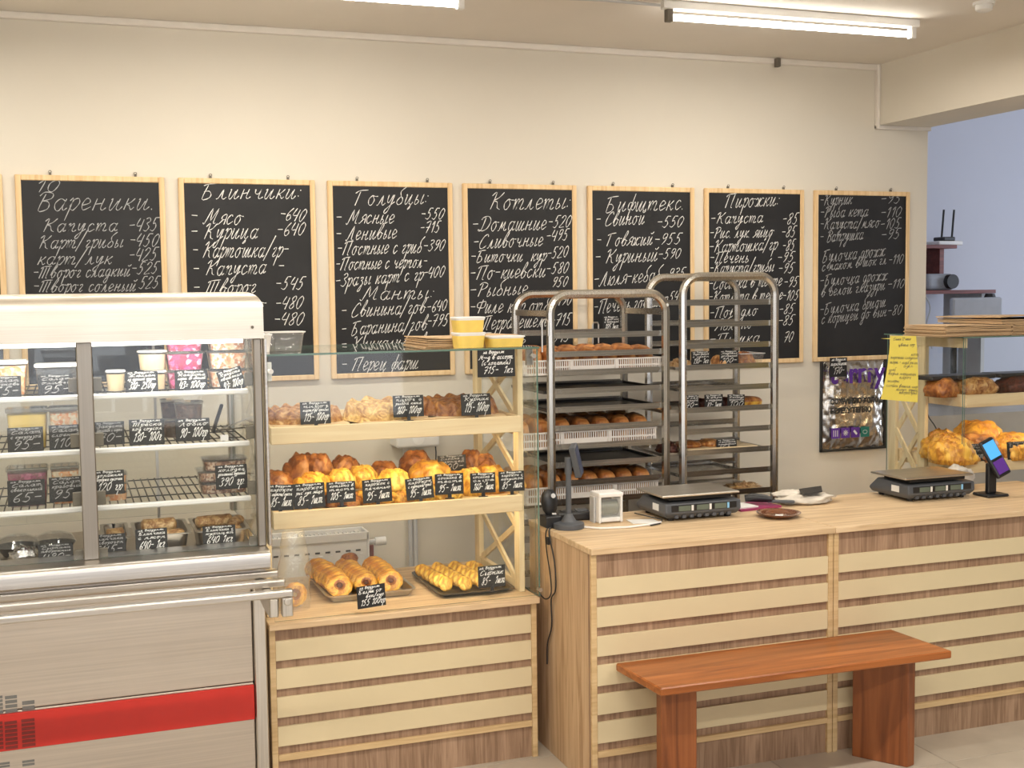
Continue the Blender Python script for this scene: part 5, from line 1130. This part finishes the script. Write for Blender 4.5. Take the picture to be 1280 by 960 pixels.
for kd, u, v, Y, wp, hp, rz, near in heap:
    p = on(u, v+hp*.45, Y); s = (Y*.94+.3)/1530.9; W_, H_ = wp*s, hp*s*.92
    dm = {'brown': (.13, .066), 'gold': (.14, .062), 'yell': (.12, .05), 'pleat': (.14, .058), 'dark': (.11, .06)}[kd]
    sc = W_/dm[0]
    z = max(p.z, ZL)
    if z < ZL+.03: z = ZL
    put(NM[kd][0], BM[kd], (p.x, Y+.03, z), (0, 0, rz), f'{NM[kd][1]}, {near}', 'pastry', 'pastries heaped on the lower shelf', sc=(sc, sc, H_/dm[1]))
lt = [(334, 367, 607, 639, 'пирожок', 'с картош/луком', '85-', 'black price tag 85 at the left end of the lower shelf'), (368, 407, 605, 636, 'пирожок', 'рис лук яйцо', '85-', 'black price tag 85, second from the left on the lower shelf'), (409, 445, 603, 629, 'котлета в', 'тесте', '105-', 'black price tag 105, third from the left on the lower bread shelf'),
      (454, 491, 600, 629, 'пирожок с', 'печенью', '95-', 'black price tag 95 just right of the 105 tag on the lower shelf'), (509, 543, 598, 625, 'пирожок', 'с курицей/гриб', '95-', 'tilted black price tag 95 in the middle of the lower shelf'), (544, 580, 593, 619, 'сосиска в', 'тесте', '95-', 'black price tag 95 left of the 160 tag on the lower shelf'),
      (588, 620, 592, 617, 'сосиска в', 'сыре', '160-', 'black price tag 160 on the lower shelf'), (624, 656, 590, 615, 'пирожок с', 'капустой', '85-', 'black price tag 85 at the right end of the lower shelf')]
for u0, u1, v0, v1, a, b, pr, lab in lt: price_tag(u0, u1, v0-1, v1-1, 4.272, L4(a, b, pr), lab, -.07 if '509' in str(u0) else R_.uniform(-.03, .05), True, GT, back=.1)
price_tag(548, 583, 569, 590, 4.46, L4('Слойка с', 'курицей', '100-', unit=''), 'dim black price tag standing behind the pastries of the lower shelf', 0, True, GT, dim=True)
# trays on the worktop of the bread stand
def rim_tray(x0, x1, y0, y1, z, mat, label, h=.024):
    t = thing('serving_tray', label, 'tray', ((x0+x1)/2, y0, z), 0, 'steel trays on the low oak cabinet')
    def ring(e, zz, r=.03, n=6):
        o = []
        for cx, cy, a0 in ((x1-r, y1-r, 0), (x0+r, y1-r, 90), (x0+r, y0+r, 180), (x1-r, y0+r, 270)):
            for i in range(n): a = math.radians(a0+90*i/(n-1)); o.append((cx+(r-e)*math.cos(a), cy+(r-e)*math.sin(a), zz))
        return o
    n = 24; L_ = [ring(.024, z), ring(.006, z+h-.003), ring(-.004, z+h-.002), ring(-.004, z+h), ring(.008, z+h), ring(.024, z+.002)]
    v = sum(L_, []); f = [(j*n+i, j*n+(i+1) % n, (j+1)*n+(i+1) % n, (j+1)*n+i) for j in range(5) for i in range(n)]+[tuple(range(n-1, -1, -1)), tuple(5*n+i for i in range(n))]
    MB().add(v, f).build('tray_body', mat, t, smooth='auto'); return t
rim_tray(.860, 1.195, 4.385, 4.86-.03, MZ+.001, 'alum', 'steel tray holding three rows of ring pastries', .028)
rim_tray(1.265, 1.56, 4.30, 4.72, MZ+.001, 'darksteel', 'dark steel tray of small round curd cakes next to the ring pastries', .016)
# ring pastry: pleated disc with a filled centre hole
def ring_mesh():
    n = 40; prof = [(.009, .003), (.012, .009), (.022, .012), (.033, .0125), (.041, .010), (.0475, .004), (.0490, .0), (.0470, -.004), (.038, -.008), (.02, -.008), (.009, -.004)]
    m = MB(); m.lathe(prof, n, rf=lambda a, r, z: 1+(.05 if r > .03 else .02)*math.sin(a*2+1)+.02*math.sin(a*11), cap=False)
    for i in range(len(m.f)): m.mi[i] = 1 if i//n <= 1 or i//n >= 7 else 0  # brown centre; brown backs put the shade between the discs into the colour
    return m.mesh('ring_pastry', ('gold', 'brown'), smooth=True)
RM = ring_mesh(); FM = MB().lathe([(.0125, .003), (.011, .010), (.006, .013), (.001, .013)], 16).mesh('filling', 'fill', smooth=True)
ROWN = ['left', 'middle', 'right']
for ri, (cnt, pf, pb) in enumerate(((9, (.925, 4.475), (.90, 4.79)), (8, (1.025, 4.480), (1.01, 4.76)), (8, (1.12, 4.470), (1.115, 4.74)))):
    for k in range(cnt):
        f_ = k/(cnt-1); x, y = pf[0]+(pb[0]-pf[0])*f_, pf[1]+(pb[1]-pf[1])*f_
        o = bpy.data.objects.new('ring_pastry', RM); COL.objects.link(o)
        o.location = (x+R_.uniform(-.003, .003), y, MZ+.0455+R_.uniform(-.001, .002)); o.rotation_euler = (math.radians(90-36+R_.uniform(-5, 5)), R_.uniform(-.08, .08), R_.uniform(-.12, .12)); s = (1.03, .95, 1.0)[ri]*R_.uniform(.92, 1.05); o.scale = (s, s, .72)
        PW[o.name] = Matrix(); tag(o, f'ring pastry, {ORD[k]} from the front in the {ROWN[ri]} row of the steel tray', 'pastry', 'ring pastries in three rows')
        c = bpy.data.objects.new('filling', FM); COL.objects.link(c); c.parent = o
put('bun_slice', blob_mesh('bun_slice', .07, .05, .03, 21, 'brown'), (1.03, 4.795, MZ+.07), (.8, 0, 0), 'brown curled bun leaning at the back of the middle pastry row', 'pastry')
price_tag(447, 483, 731, 759, 4.182, [(TL, .7, .1, .8), ('Беляш со', 1, .05, .85), ('вет/кур.', .9, .3, .95), ('155 100гр', 1.6, .1, .95)], 'black price tag 155 hanging over the front edge of the low oak cabinet', -.05, False, GT, back=0)
def cake_mesh(sd):
    m = MB().lathe([(.001, .009), (.018, .0088), (.026, .006), (.0305, .0), (.026, -.006), (.018, -.008), (.001, -.008)], 22, rf=lambda a, r, z: 1+.05*math.sin(2*a+sd)+.03*math.sin(5*a+sd), cap=False)
    for i in range(len(m.f)): m.mi[i] = 1 if i//22 in (2, 3) else 0
    return m.mesh('curd_cake', ('yell', 'gold'), smooth=True)
SM = [cake_mesh(s) for s in (31, 33)]
CR = ['far left', 'second', 'third', 'far right']
for ri, (cnt, x, y0, dy) in enumerate(((6, 1.318, 4.40, .050), (7, 1.388, 4.375, .046), (7, 1.458, 4.385, .044), (6, 1.523, 4.39, .048))):
    for k in range(cnt):
        o = put('curd_cake', SM[k % 2], (x-.004*k, y0+dy*k+.014, MZ+.034+.0), (math.radians(50+R_.uniform(-5, 5)), 0, R_.uniform(-.2, .2)), f'round yellow curd cake, {ORD[k]} from the front in the {CR[ri]} row', 'curd cake', 'curd cakes on the dark tray')
        o.location.z = MZ+.0305; o.scale = (1.02, 1.02, .78)
price_tag(598, 632, 707, 734, 4.262, [(TL, .7, .05, .85), ('Сырник', 1.2, .05, .9), ('85-  1шт', 1.9, .1, .95)], 'black price tag 85 on a round stand before the curd cakes', 0, True, GT, back=.05)
# bag with a bun, on the left of the worktop
def bagfn(u, v):
    a = 2*math.pi*u; r = (.045+.012*math.sin(v*3.1))*(1+.18*noise.noise((math.cos(a)*2, math.sin(a)*2, v*5))); 
    return (.735+r*math.cos(a)*1.15*(1-.25*v)+.0*v, 4.36+r*math.sin(a)*.6, MZ+.001+v*.29)
t = thing('bagged_bun', 'brown bun in a tall crumpled clear bag between steel case and ring pastries', 'bag', (.735, 4.36, MZ))
m = MB().grid(bagfn, 30, 24, True); m.build('clear_bag', 'film', t, smooth=True)
me = blob_mesh('bun', .085, .06, .05, 41, 'brown', pleat=.1)
o = bpy.data.objects.new('bun', RM); COL.objects.link(o); o.parent = t; o.location = (.0, -.004, .058); o.rotation_euler = (math.radians(72), 0, 0); o.scale = (.85, .95, 1)
# ------------------------------------------------------------------ wall side: radiator, router, pipes, sockets
t = thing('radiator', 'white panel radiator on the wall behind the bread stand', 'radiator', (.95, 5.5, .2))
MB().box(.45, 1.262, 5.46, 5.485, .14, .64).build('front_plate', 'radiator', t, bevel=.006)
MB().box(.45, 1.262, 5.56, 5.58, .14, .64).build('rear_plate', 'radiator', t, bevel=.006)
m = MB()
for k in range(42): m.box(.47+k*.0187, .472+k*.0187, 5.487, 5.558, .2, .652)
m.build('convector_fins', 'radiator', t)
m = MB(); m.box(.447, 1.265, 5.455, 5.463, .625, .662).box(.447, 1.265, 5.578, 5.59, .625, .662).box(1.257, 1.268, 5.455, 5.59, .15, .662)
m.build('top_grille_frame', 'radiator', t, bevel=.002)
m = MB()
for k in range(16): m.box(.50+k*.047, .522+k*.047, 5.4585, 5.4605, .575, .583)
m.build('slots', 'slot', t)
m = MB()
for k in range(17): m.box(.470+k*.047, .488+k*.047, 5.457, 5.461, .16, .565)
m.build('ribs', 'radiator', t, bevel=.001)
MB().cyl((1.268, 5.52, .60), (1.31, 5.52, .60), .012, 12).build('valve', 'lgrey', t); MB().cyl((1.31, 5.52, .60), (1.36, 5.52, .60), .02, 16).build('thermostat_knob', 'white', t, smooth='auto')
tag(MB().cyl((1.29, 5.52, 0), (1.29, 5.52, .585), .013, 12).build('riser_pipe', 'cherry', smooth='auto'), 'dark reddish heating pipe rising to the radiator valve', 'pipe')
for u, l in ((513, 'left'), (519, 'right')):
    p = on(u, 600, 5.56); tag(MB().cyl((p.x, 5.575, 0), (p.x, 5.575, .90), .011, 10).build('wall_pipe', 'lgrey', smooth='auto'), f'grey vertical pipe on the wall behind the bread stand, {l} of a pair', 'pipe')
a, b = on(492, 556, 5.52), on(545, 545, 5.52)
t = thing('wall_router', 'white rounded box mounted on the wall under the upper shelf', 'router', ((a.x+b.x)/2, DW, a.z-.03))
MB().box(a.x, b.x, 5.46, 5.598, a.z-.012, a.z+.075).build('housing', 'radiator', t, bevel=.012, seg=3)
MB().lathe([(.03, -.002), (.028, .0)], 20, ((a.x+b.x)/2, 5.459, a.z+.03), rotm(math.radians(90), 0, 0)).build('badge', 'lid', t)
p = on(508, 580, 5.58); tag(MB().box(p.x-.012, p.x+.012, 5.58, 5.6, p.z-.06, p.z+.08).build('cable_duct', 'radiator', bevel=.002), 'short white cable duct below the wall router', 'duct')
p = on(503, 584, 5.58); tag(MB().box(p.x-.02, p.x+.01, 5.565, 5.5795, p.z-.015, p.z+.015).build('wall_socket', 'lid', bevel=.003), 'small white socket beside the cable duct', 'socket')
p, q = on(548, 543, 5.57), on(545, 569, 5.57)
tag(MB().tube(smooth3([(p.x, 5.57, p.z+.12), p, ((p.x+q.x)/2-.008, 5.57, (p.z+q.z)/2), q, (q.x-.01, 5.57, q.z-.15)]), .003, 6).build('dangling_wire', 'board'), 'thin black wire hanging from the upper shelf in front of the wall', 'wire')
# ------------------------------------------------------------------ insulated bag hanging on the wall
PX = [on(u, v, 5.57) for u, v in ((1033, 446), (1112, 440), (1113, 560), (1034, 564))]
bx0, bx1, bz0, bz1 = 3.785, 4.20, .875, 1.375
t = thing('insulated_bag', 'crinkled silver insulated bag with purple lettering hanging under the last chalkboard', 'bag', ((bx0+bx1)/2, DW, bz0))
def fb(u, v):
    x = bx0+(bx1-bx0)*u; z = bz0+(bz1-bz0)*v; e = min(u, 1-u, v, 1-v)
    return (x, DW-.035*smoothstep(0, .25, e)-.008-.014*abs(noise.noise((x*9, z*6, 1)))*smoothstep(0, .1, e)-.004*noise.noise((x*40, z*30, 3)), z)
MB().grid(fb, 60, 60).build('silver_front', 'silver', t, smooth=False)
MB().box(bx0, bx1, DW-.008, DW-.001, bz0, bz1).build('silver_back', 'silver', t)
m = MB()
for a in ((bx0-.004, bx1+.004, bz0-.004, bz0+.008), (bx0-.004, bx1+.004, bz1-.008, bz1+.004), (bx0-.004, bx0+.006, bz0, bz1), (bx1-.006, bx1+.004, bz0, bz1)): m.box(a[0], a[1], DW-.018, DW-.003, a[2], a[3])
m.build('dark_seam', 'coal', t)
MB().tube(smooth3([(3.95, DW-.01, bz1), (3.97, DW-.012, bz1+.05), (4.03, DW-.012, bz1+.068), (4.09, DW-.012, bz1+.05), (4.11, DW-.01, bz1)]), .0035, 6).build('carry_handle', 'coal', t)
yb = DW-.063
def fr(x, z): return Matrix.Translation((x, yb, z)) @ FRONT
def plate(name, x0, x1, z0, z1, mat): return MB().box(x0, x1, yb-.0005, yb+.0, z0, z1).build(name, mat, t)
font_text('large_lettering', 'termy', .155, fr(3.805, 1.245), 'purple', t, .0005, .355, .004)
font_text('small_lettering', 'СОХРАНЯЮ ХОЛОД', .038, fr(3.808, 1.133), 'coal', t, .0005, .335, .0022)
font_text('small_lettering', 'БЕРЕГУ ТЕПЛО', .038, fr(3.808, 1.083), 'coal', t, .0005, .26, .0022)
for i, x in enumerate((3.815, 3.877, 3.939, 4.001)): plate('printed_symbol_square', x, x+.055, .948, 1.003, 'purple' if i < 3 else 'green')
m = MB()
for i in range(3): m.box(3.828+i*.012, 3.832+i*.012, yb-.0012, yb-.0006, .958, .992)
for a in range(4):
    c = Matrix.Translation((3.9045, yb-.001, .9755)) @ Matrix.Rotation(a*math.pi/4, 4, 'Y'); m.box(-.016, .016, -.0003, .0003, -.002, .002, c)
m.box(-.014, .014, -.0003, .0003, -.006, .006, Matrix.Translation((3.9665, yb-.001, .9755)) @ Matrix.Rotation(.8, 4, 'Y'))
m.tube([(4.0285+.014*math.cos(k*.7), yb-.001, .9755+.010*math.sin(k*.7)) for k in range(9)], .0012, 4, True)
m.build('printed_symbol', 'sticker', t)
price_tag(1037, 1059, 447, 471, 5.508, [(TL, .7, .1, .9), ('термопакет', 1., .05, .95), ('170-', 1.8, .2, .8)], 'black price tag 170 on the upper left corner of the silver bag', 0, False, GT, back=0)
# ------------------------------------------------------------------ right-hand bread stand behind the counter
UX0, UX1, UYF, UYB = 3.765, 4.10, 4.47, 5.0
t = thing('display_cabinet', 'oak cabinet base behind the checkout counter carrying the right-hand bread shelves', 'cabinet', (4.27, UYF, 0))
MB().box(3.76, 4.76, UYF+.03, UYB, 0, MZ-.022).build('cabinet_body', 'oakside', t, bevel=.002)
MB().box(3.755, 4.765, UYF-.01, UYB+.01, MZ-.022, MZ).build('worktop', 'oak', t, bevel=.002)
t = thing('glass_display_stand', 'cream lattice ended glass bread stand at the right, behind the checkout counter', 'display stand', (4.27, UYF+.05, MZ))
lattice_end(t, 3.785, 4.73, 5.0, MZ+.001, 1.475, .052, .022, 4, top_front=4.47)
lattice_end(t, 4.73, 4.73, 5.0, MZ+.001, 1.475, .052, .022, 4, top_front=4.47)
glass_pane('front_glass', t, 3.77, 4.75, 4.452, 4.456, MZ+.001, 1.519)
glass_pane('side_glass', t, 3.763, 3.768, 4.46, 5.0, MZ+.001, 1.519)
glass_pane('top_glass', t, 3.75, 4.77, 4.44, 5.01, 1.521, 1.527)
tray_shelf(t, 3.80, 4.715, 4.475, 4.99, 1.205, 1.262, 1.248)
tray_shelf(t, 3.80, 4.715, 4.475, 4.99, .905, .962, .948)
for nm in ((1.226, 1.237), (.926, .937)): MB().box(3.84, 4.68, 4.495, 4.505, nm[0], nm[1]).build('light_strip', 'led', t)
ZG2 = 1.5275
paper_stack('kraft_paper_stack', 3.50+.15, 4.02, 4.44, 4.72, ZG2, 9, 'thick curled stack of brown kraft paper above the yellow note', .0055, .014, 8)
paper_stack('kraft_paper_stack', 3.98, 4.75, 4.46, 4.9, ZG2+.052, 4, 'wide curled kraft sheets on the right-hand glass top at the picture edge', .006, .03, 11)
paper_stack('kraft_paper_stack', 4.04, 4.74, 4.46, 4.9, ZG2, 8, 'lower kraft paper stack on the right-hand glass top under the wide sheets', .0062, .004, 14)
# yellow note
npx = [(1113, 420), (1145, 420), (1147, 503), (1101, 499)]
c4 = [on(u, v, 4.435) for u, v in npx]
t = thing('yellow_note', 'yellow handwritten note hanging below the kraft paper at the right', 'note', (c4[3].x/2+c4[2].x/2, 4.435, min(c4[2].z, c4[3].z)))
MB().prism([(c4[0].x, 4.433), (c4[1].x, 4.433), (c4[1].x, 4.50), (c4[0].x, 4.50)], 1.5272, 1.5277, Matrix()).build('folded_edge', 'note', t)
def nf(u, v):
    a = c4[3].lerp(c4[2], u); b = c4[0].lerp(c4[1], u); p = a.lerp(b, v); p.y = 4.435-.012*math.sin(v*3.1)*(1-.3*u); return p
m = MB().grid(nf, 8, 12); m.grid(lambda u, v: nf(u, v)+Vector((0, .0012, 0)), 8, 12); m.build('note_sheet', 'note', t, smooth=True)
m = MB(); rows = [(.93, .10, .75, 'Смена 12 июля'), (.84, .3, .9, 'цвета гор.'), (.70, .75, .98, 'кол'), (.645, .05, .95, 'пирожки сладкие'), (.57, .05, .95, 'торт - хлеб ржан'), (.52, .5, .8, 'бул'), (.45, .05, .25, 'хлеб'), (.395, .05, .9, 'вафли марципан'), (.34, .4, .75, 'пирог'), (.275, .05, .4, 'эклеры'), (.205, .05, .95, 'слойки вишня, сыр'), (.155, .35, .95, 'яблоко, груша'), (.11, .45, .95, 'творог гриб')]
for v, u0, u1, s in rows:
    a, b = nf(u0, v), nf(u1, v+.01); a.y = b.y = min(a.y, b.y)-.002; write(m, s, a, b, .0125, NY, .0014, 2)
m.build('pen_writing', 'note_ink', t, kind='stuff')
# goods in the right stand
BL = blob_mesh('wrapped_bread', .17, .14, .10, 51, 'pie', e=.5)
ys = 4.60
def wrapped(u0, u1, v0, v1, label, mat, dark):
    a, b = on(u0, v1, 4.56), on(u1, v0, 4.56); w = b.x-a.x
    t = thing('packed_bread', label, 'bread', ((a.x+b.x)/2, 4.6, 1.249), 0, 'packed breads on the right upper shelf')
    o = bpy.data.objects.new('bread', blob_mesh('bread', w*.94, .15, .085, int(u0), mat, e=.5)); COL.objects.link(o); o.parent = t
    MB().box(-w/2, w/2, -.02, .12, .074, .094).build('dark_wrapping', 'coal', t, local=True, bevel=.008, seg=2)
    return t
wrapped(1168, 1200, 462, 487, 'dark brown bread in black wrapping, left on the right upper shelf', 'brown', 1)
wrapped(1200, 1250, 458, 487, 'pale crusty bread with black wrapping, middle of the right upper shelf', 'pie', 1)
wrapped(1254, 1310, 462, 487, 'bread under black wrapping at the right picture edge, right upper shelf', 'fill', 1)
for kd, u, v, Y, wp, hp, rz, near in (('pleat', 1178, 560, 4.70, 56, 34, .2, 'left end of the right lower shelf'), ('pleat', 1190, 580, 4.54, 60, 34, -.2, 'front left of the right lower shelf'), ('gold', 1222, 538, 4.74, 56, 30, .3, 'topmost of the pile on the right lower shelf'), ('brown', 1218, 562, 4.58, 60, 34, .5, 'middle of the right lower shelf'), ('gold', 1262, 548, 4.62, 60, 32, -.1, 'right of the pile top on the right lower shelf'), ('pleat', 1262, 572, 4.54, 50, 26, .1, 'behind the blue screen on the right lower shelf')):
    p = on(u, v+hp*.5, Y); s = (Y*.94+1.25)/1530.9; W_, H_ = wp*s, hp*s*.95
    dm = {'brown': (.13, .066), 'gold': (.14, .062), 'pleat': (.14, .058)}[kd]; z = max(p.z, .949)
    put(NM[kd][0], BM[kd], (p.x, Y, z if z > .98 else .949), (0, 0, rz), f'{NM[kd][1]}, {near}', 'pastry', 'pastries on the right lower shelf', sc=(W_/dm[0], W_/dm[0], H_/dm[1]))
for u0, u1, v0, v1, lab in ((1201, 1232, 555, 577, 'blurred black price tag left of the blue screen, right lower shelf'), (1260, 1284, 552, 574, 'blurred black price tag at the right picture edge, right lower shelf')):
    price_tag(u0, u1, v0, v1, 4.472, L4('Булочка', 'с маком', '85-'), lab, 0, False, GT, dim=True)
tag(MB().tube(smooth3([(3.98, 4.97, 1.20), (3.985, 4.97, 1.12), (4.03, 4.97, 1.06), (4.06, 4.97, 1.0)]), .003, 6).build('dangling_wire', 'board'), 'thin black wire hanging behind the right lower shelf', 'wire')
# ------------------------------------------------------------------ next room: desk, monitor shelf, router, projector, chair
FZ = .98; DY = 6.95
def w2(u, v, Y=DY): return on(u, v, Y)
a = w2(1245, 362); b = w2(1215, 305)
t = thing('desk', 'dark cherry desk with a raised shelf in the bluish next room', 'desk', (5.6, DY, FZ))
MB().box(4.6, a.x, DY, DY+.5, a.z-.025, a.z).build('desk_top', 'cherry', t, bevel=.002)
MB().box(4.6, b.x, DY+.15, DY+.48, b.z-.025, b.z).build('raised_shelf', 'cherry', t, bevel=.002)
p, q = w2(1181, 330), w2(1204, 330); MB().box(p.x+.12, q.x, DY+.2, DY+.45, a.z, b.z-.026).build('shelf_support', 'cherry', t)
for x in (4.75, a.x-.08): MB().box(x, x+.03, DY+.05, DY+.45, FZ, a.z-.026).build('leg', 'lgrey', t)
p = w2(1178, 300, DY+.3)
t = thing('wifi_router', 'black router with two upright antennas on the raised shelf in the next room', 'router', (p.x, DY+.3, b.z))
MB().box(p.x-.11, p.x+.10, DY+.2, DY+.36, b.z, b.z+.03).build('body', 'lid', t, bevel=.006); MB().box(p.x-.05, p.x+.05, DY+.22, DY+.34, b.z+.031, b.z+.06).build('black_box', 'black', t, bevel=.006)
for dx in (.03, .12): MB().tube([(p.x+dx, DY+.35, b.z+.012), (p.x+dx+.02, DY+.35, b.z+.26)], .008, 6).build('antenna', 'coal', t)
p, q = w2(1166, 350), w2(1206, 350)
t = thing('projector', 'grey projector with a dark round lens on the desk in the next room', 'projector', ((p.x+q.x)/2, DY+.1, a.z))
MB().box(p.x, q.x-.03, DY+.05, DY+.3, a.z, a.z+.115).build('body', 'pgrey', t, bevel=.03, seg=3)
MB().cyl((q.x-.09, DY+.06, a.z+.06), (q.x-.09, DY+.01, a.z+.06), .05, 20).build('lens', 'coal', t, smooth='auto')
p = w2(1205, 383, DY-.15)
t = thing('office_chair', 'grey office chair partly hidden at the desk in the next room', 'chair', (p.x-.2, DY-.3, FZ))
cx = p.x-.2
MB().box(cx-.22, cx+.22, DY-.5, DY-.08, FZ+.44, FZ+.50).build('seat', 'pgrey', t, bevel=.02, seg=2)
MB().box(cx-.2, cx+.2, DY-.52, DY-.48, FZ+.5, FZ+.70).build('backrest', 'pgrey', t, bevel=.015, seg=2)
MB().cyl((cx, DY-.3, FZ+.04), (cx, DY-.3, FZ+.44), .025, 12).build('column', 'coal', t)
for k in range(5): an = k*2*math.pi/5; MB().bar((cx, DY-.3, FZ+.05), (cx+.26*math.cos(an), DY-.3+.26*math.sin(an), FZ+.03), .03, .025).build('foot', 'coal', t)
p = w2(1231, 378, DY+.02); tag(MB().lathe([(.05, 0), (.06, .12), (.03, .2)], 16, (p.x, DY-.03+.0, a.z-.026-.2), ).build('hanging_bag', 'black', smooth='auto'), 'small black bag hanging under the right end of the desk in the next room', 'bag')
m = MB()
for x in (5.05, 5.25, 5.55): m.tube(smooth3([(x, DY+.02, a.z-.03), (x+.03, DY+.0, a.z-.12), (x+.0, DY, a.z-.25), (x+.05, DY, a.z-.4)]), .005, 6)
tag(m.build('desk_cables', 'lgrey', kind='stuff'), 'pale cables hanging below the desk in the next room', 'cables')
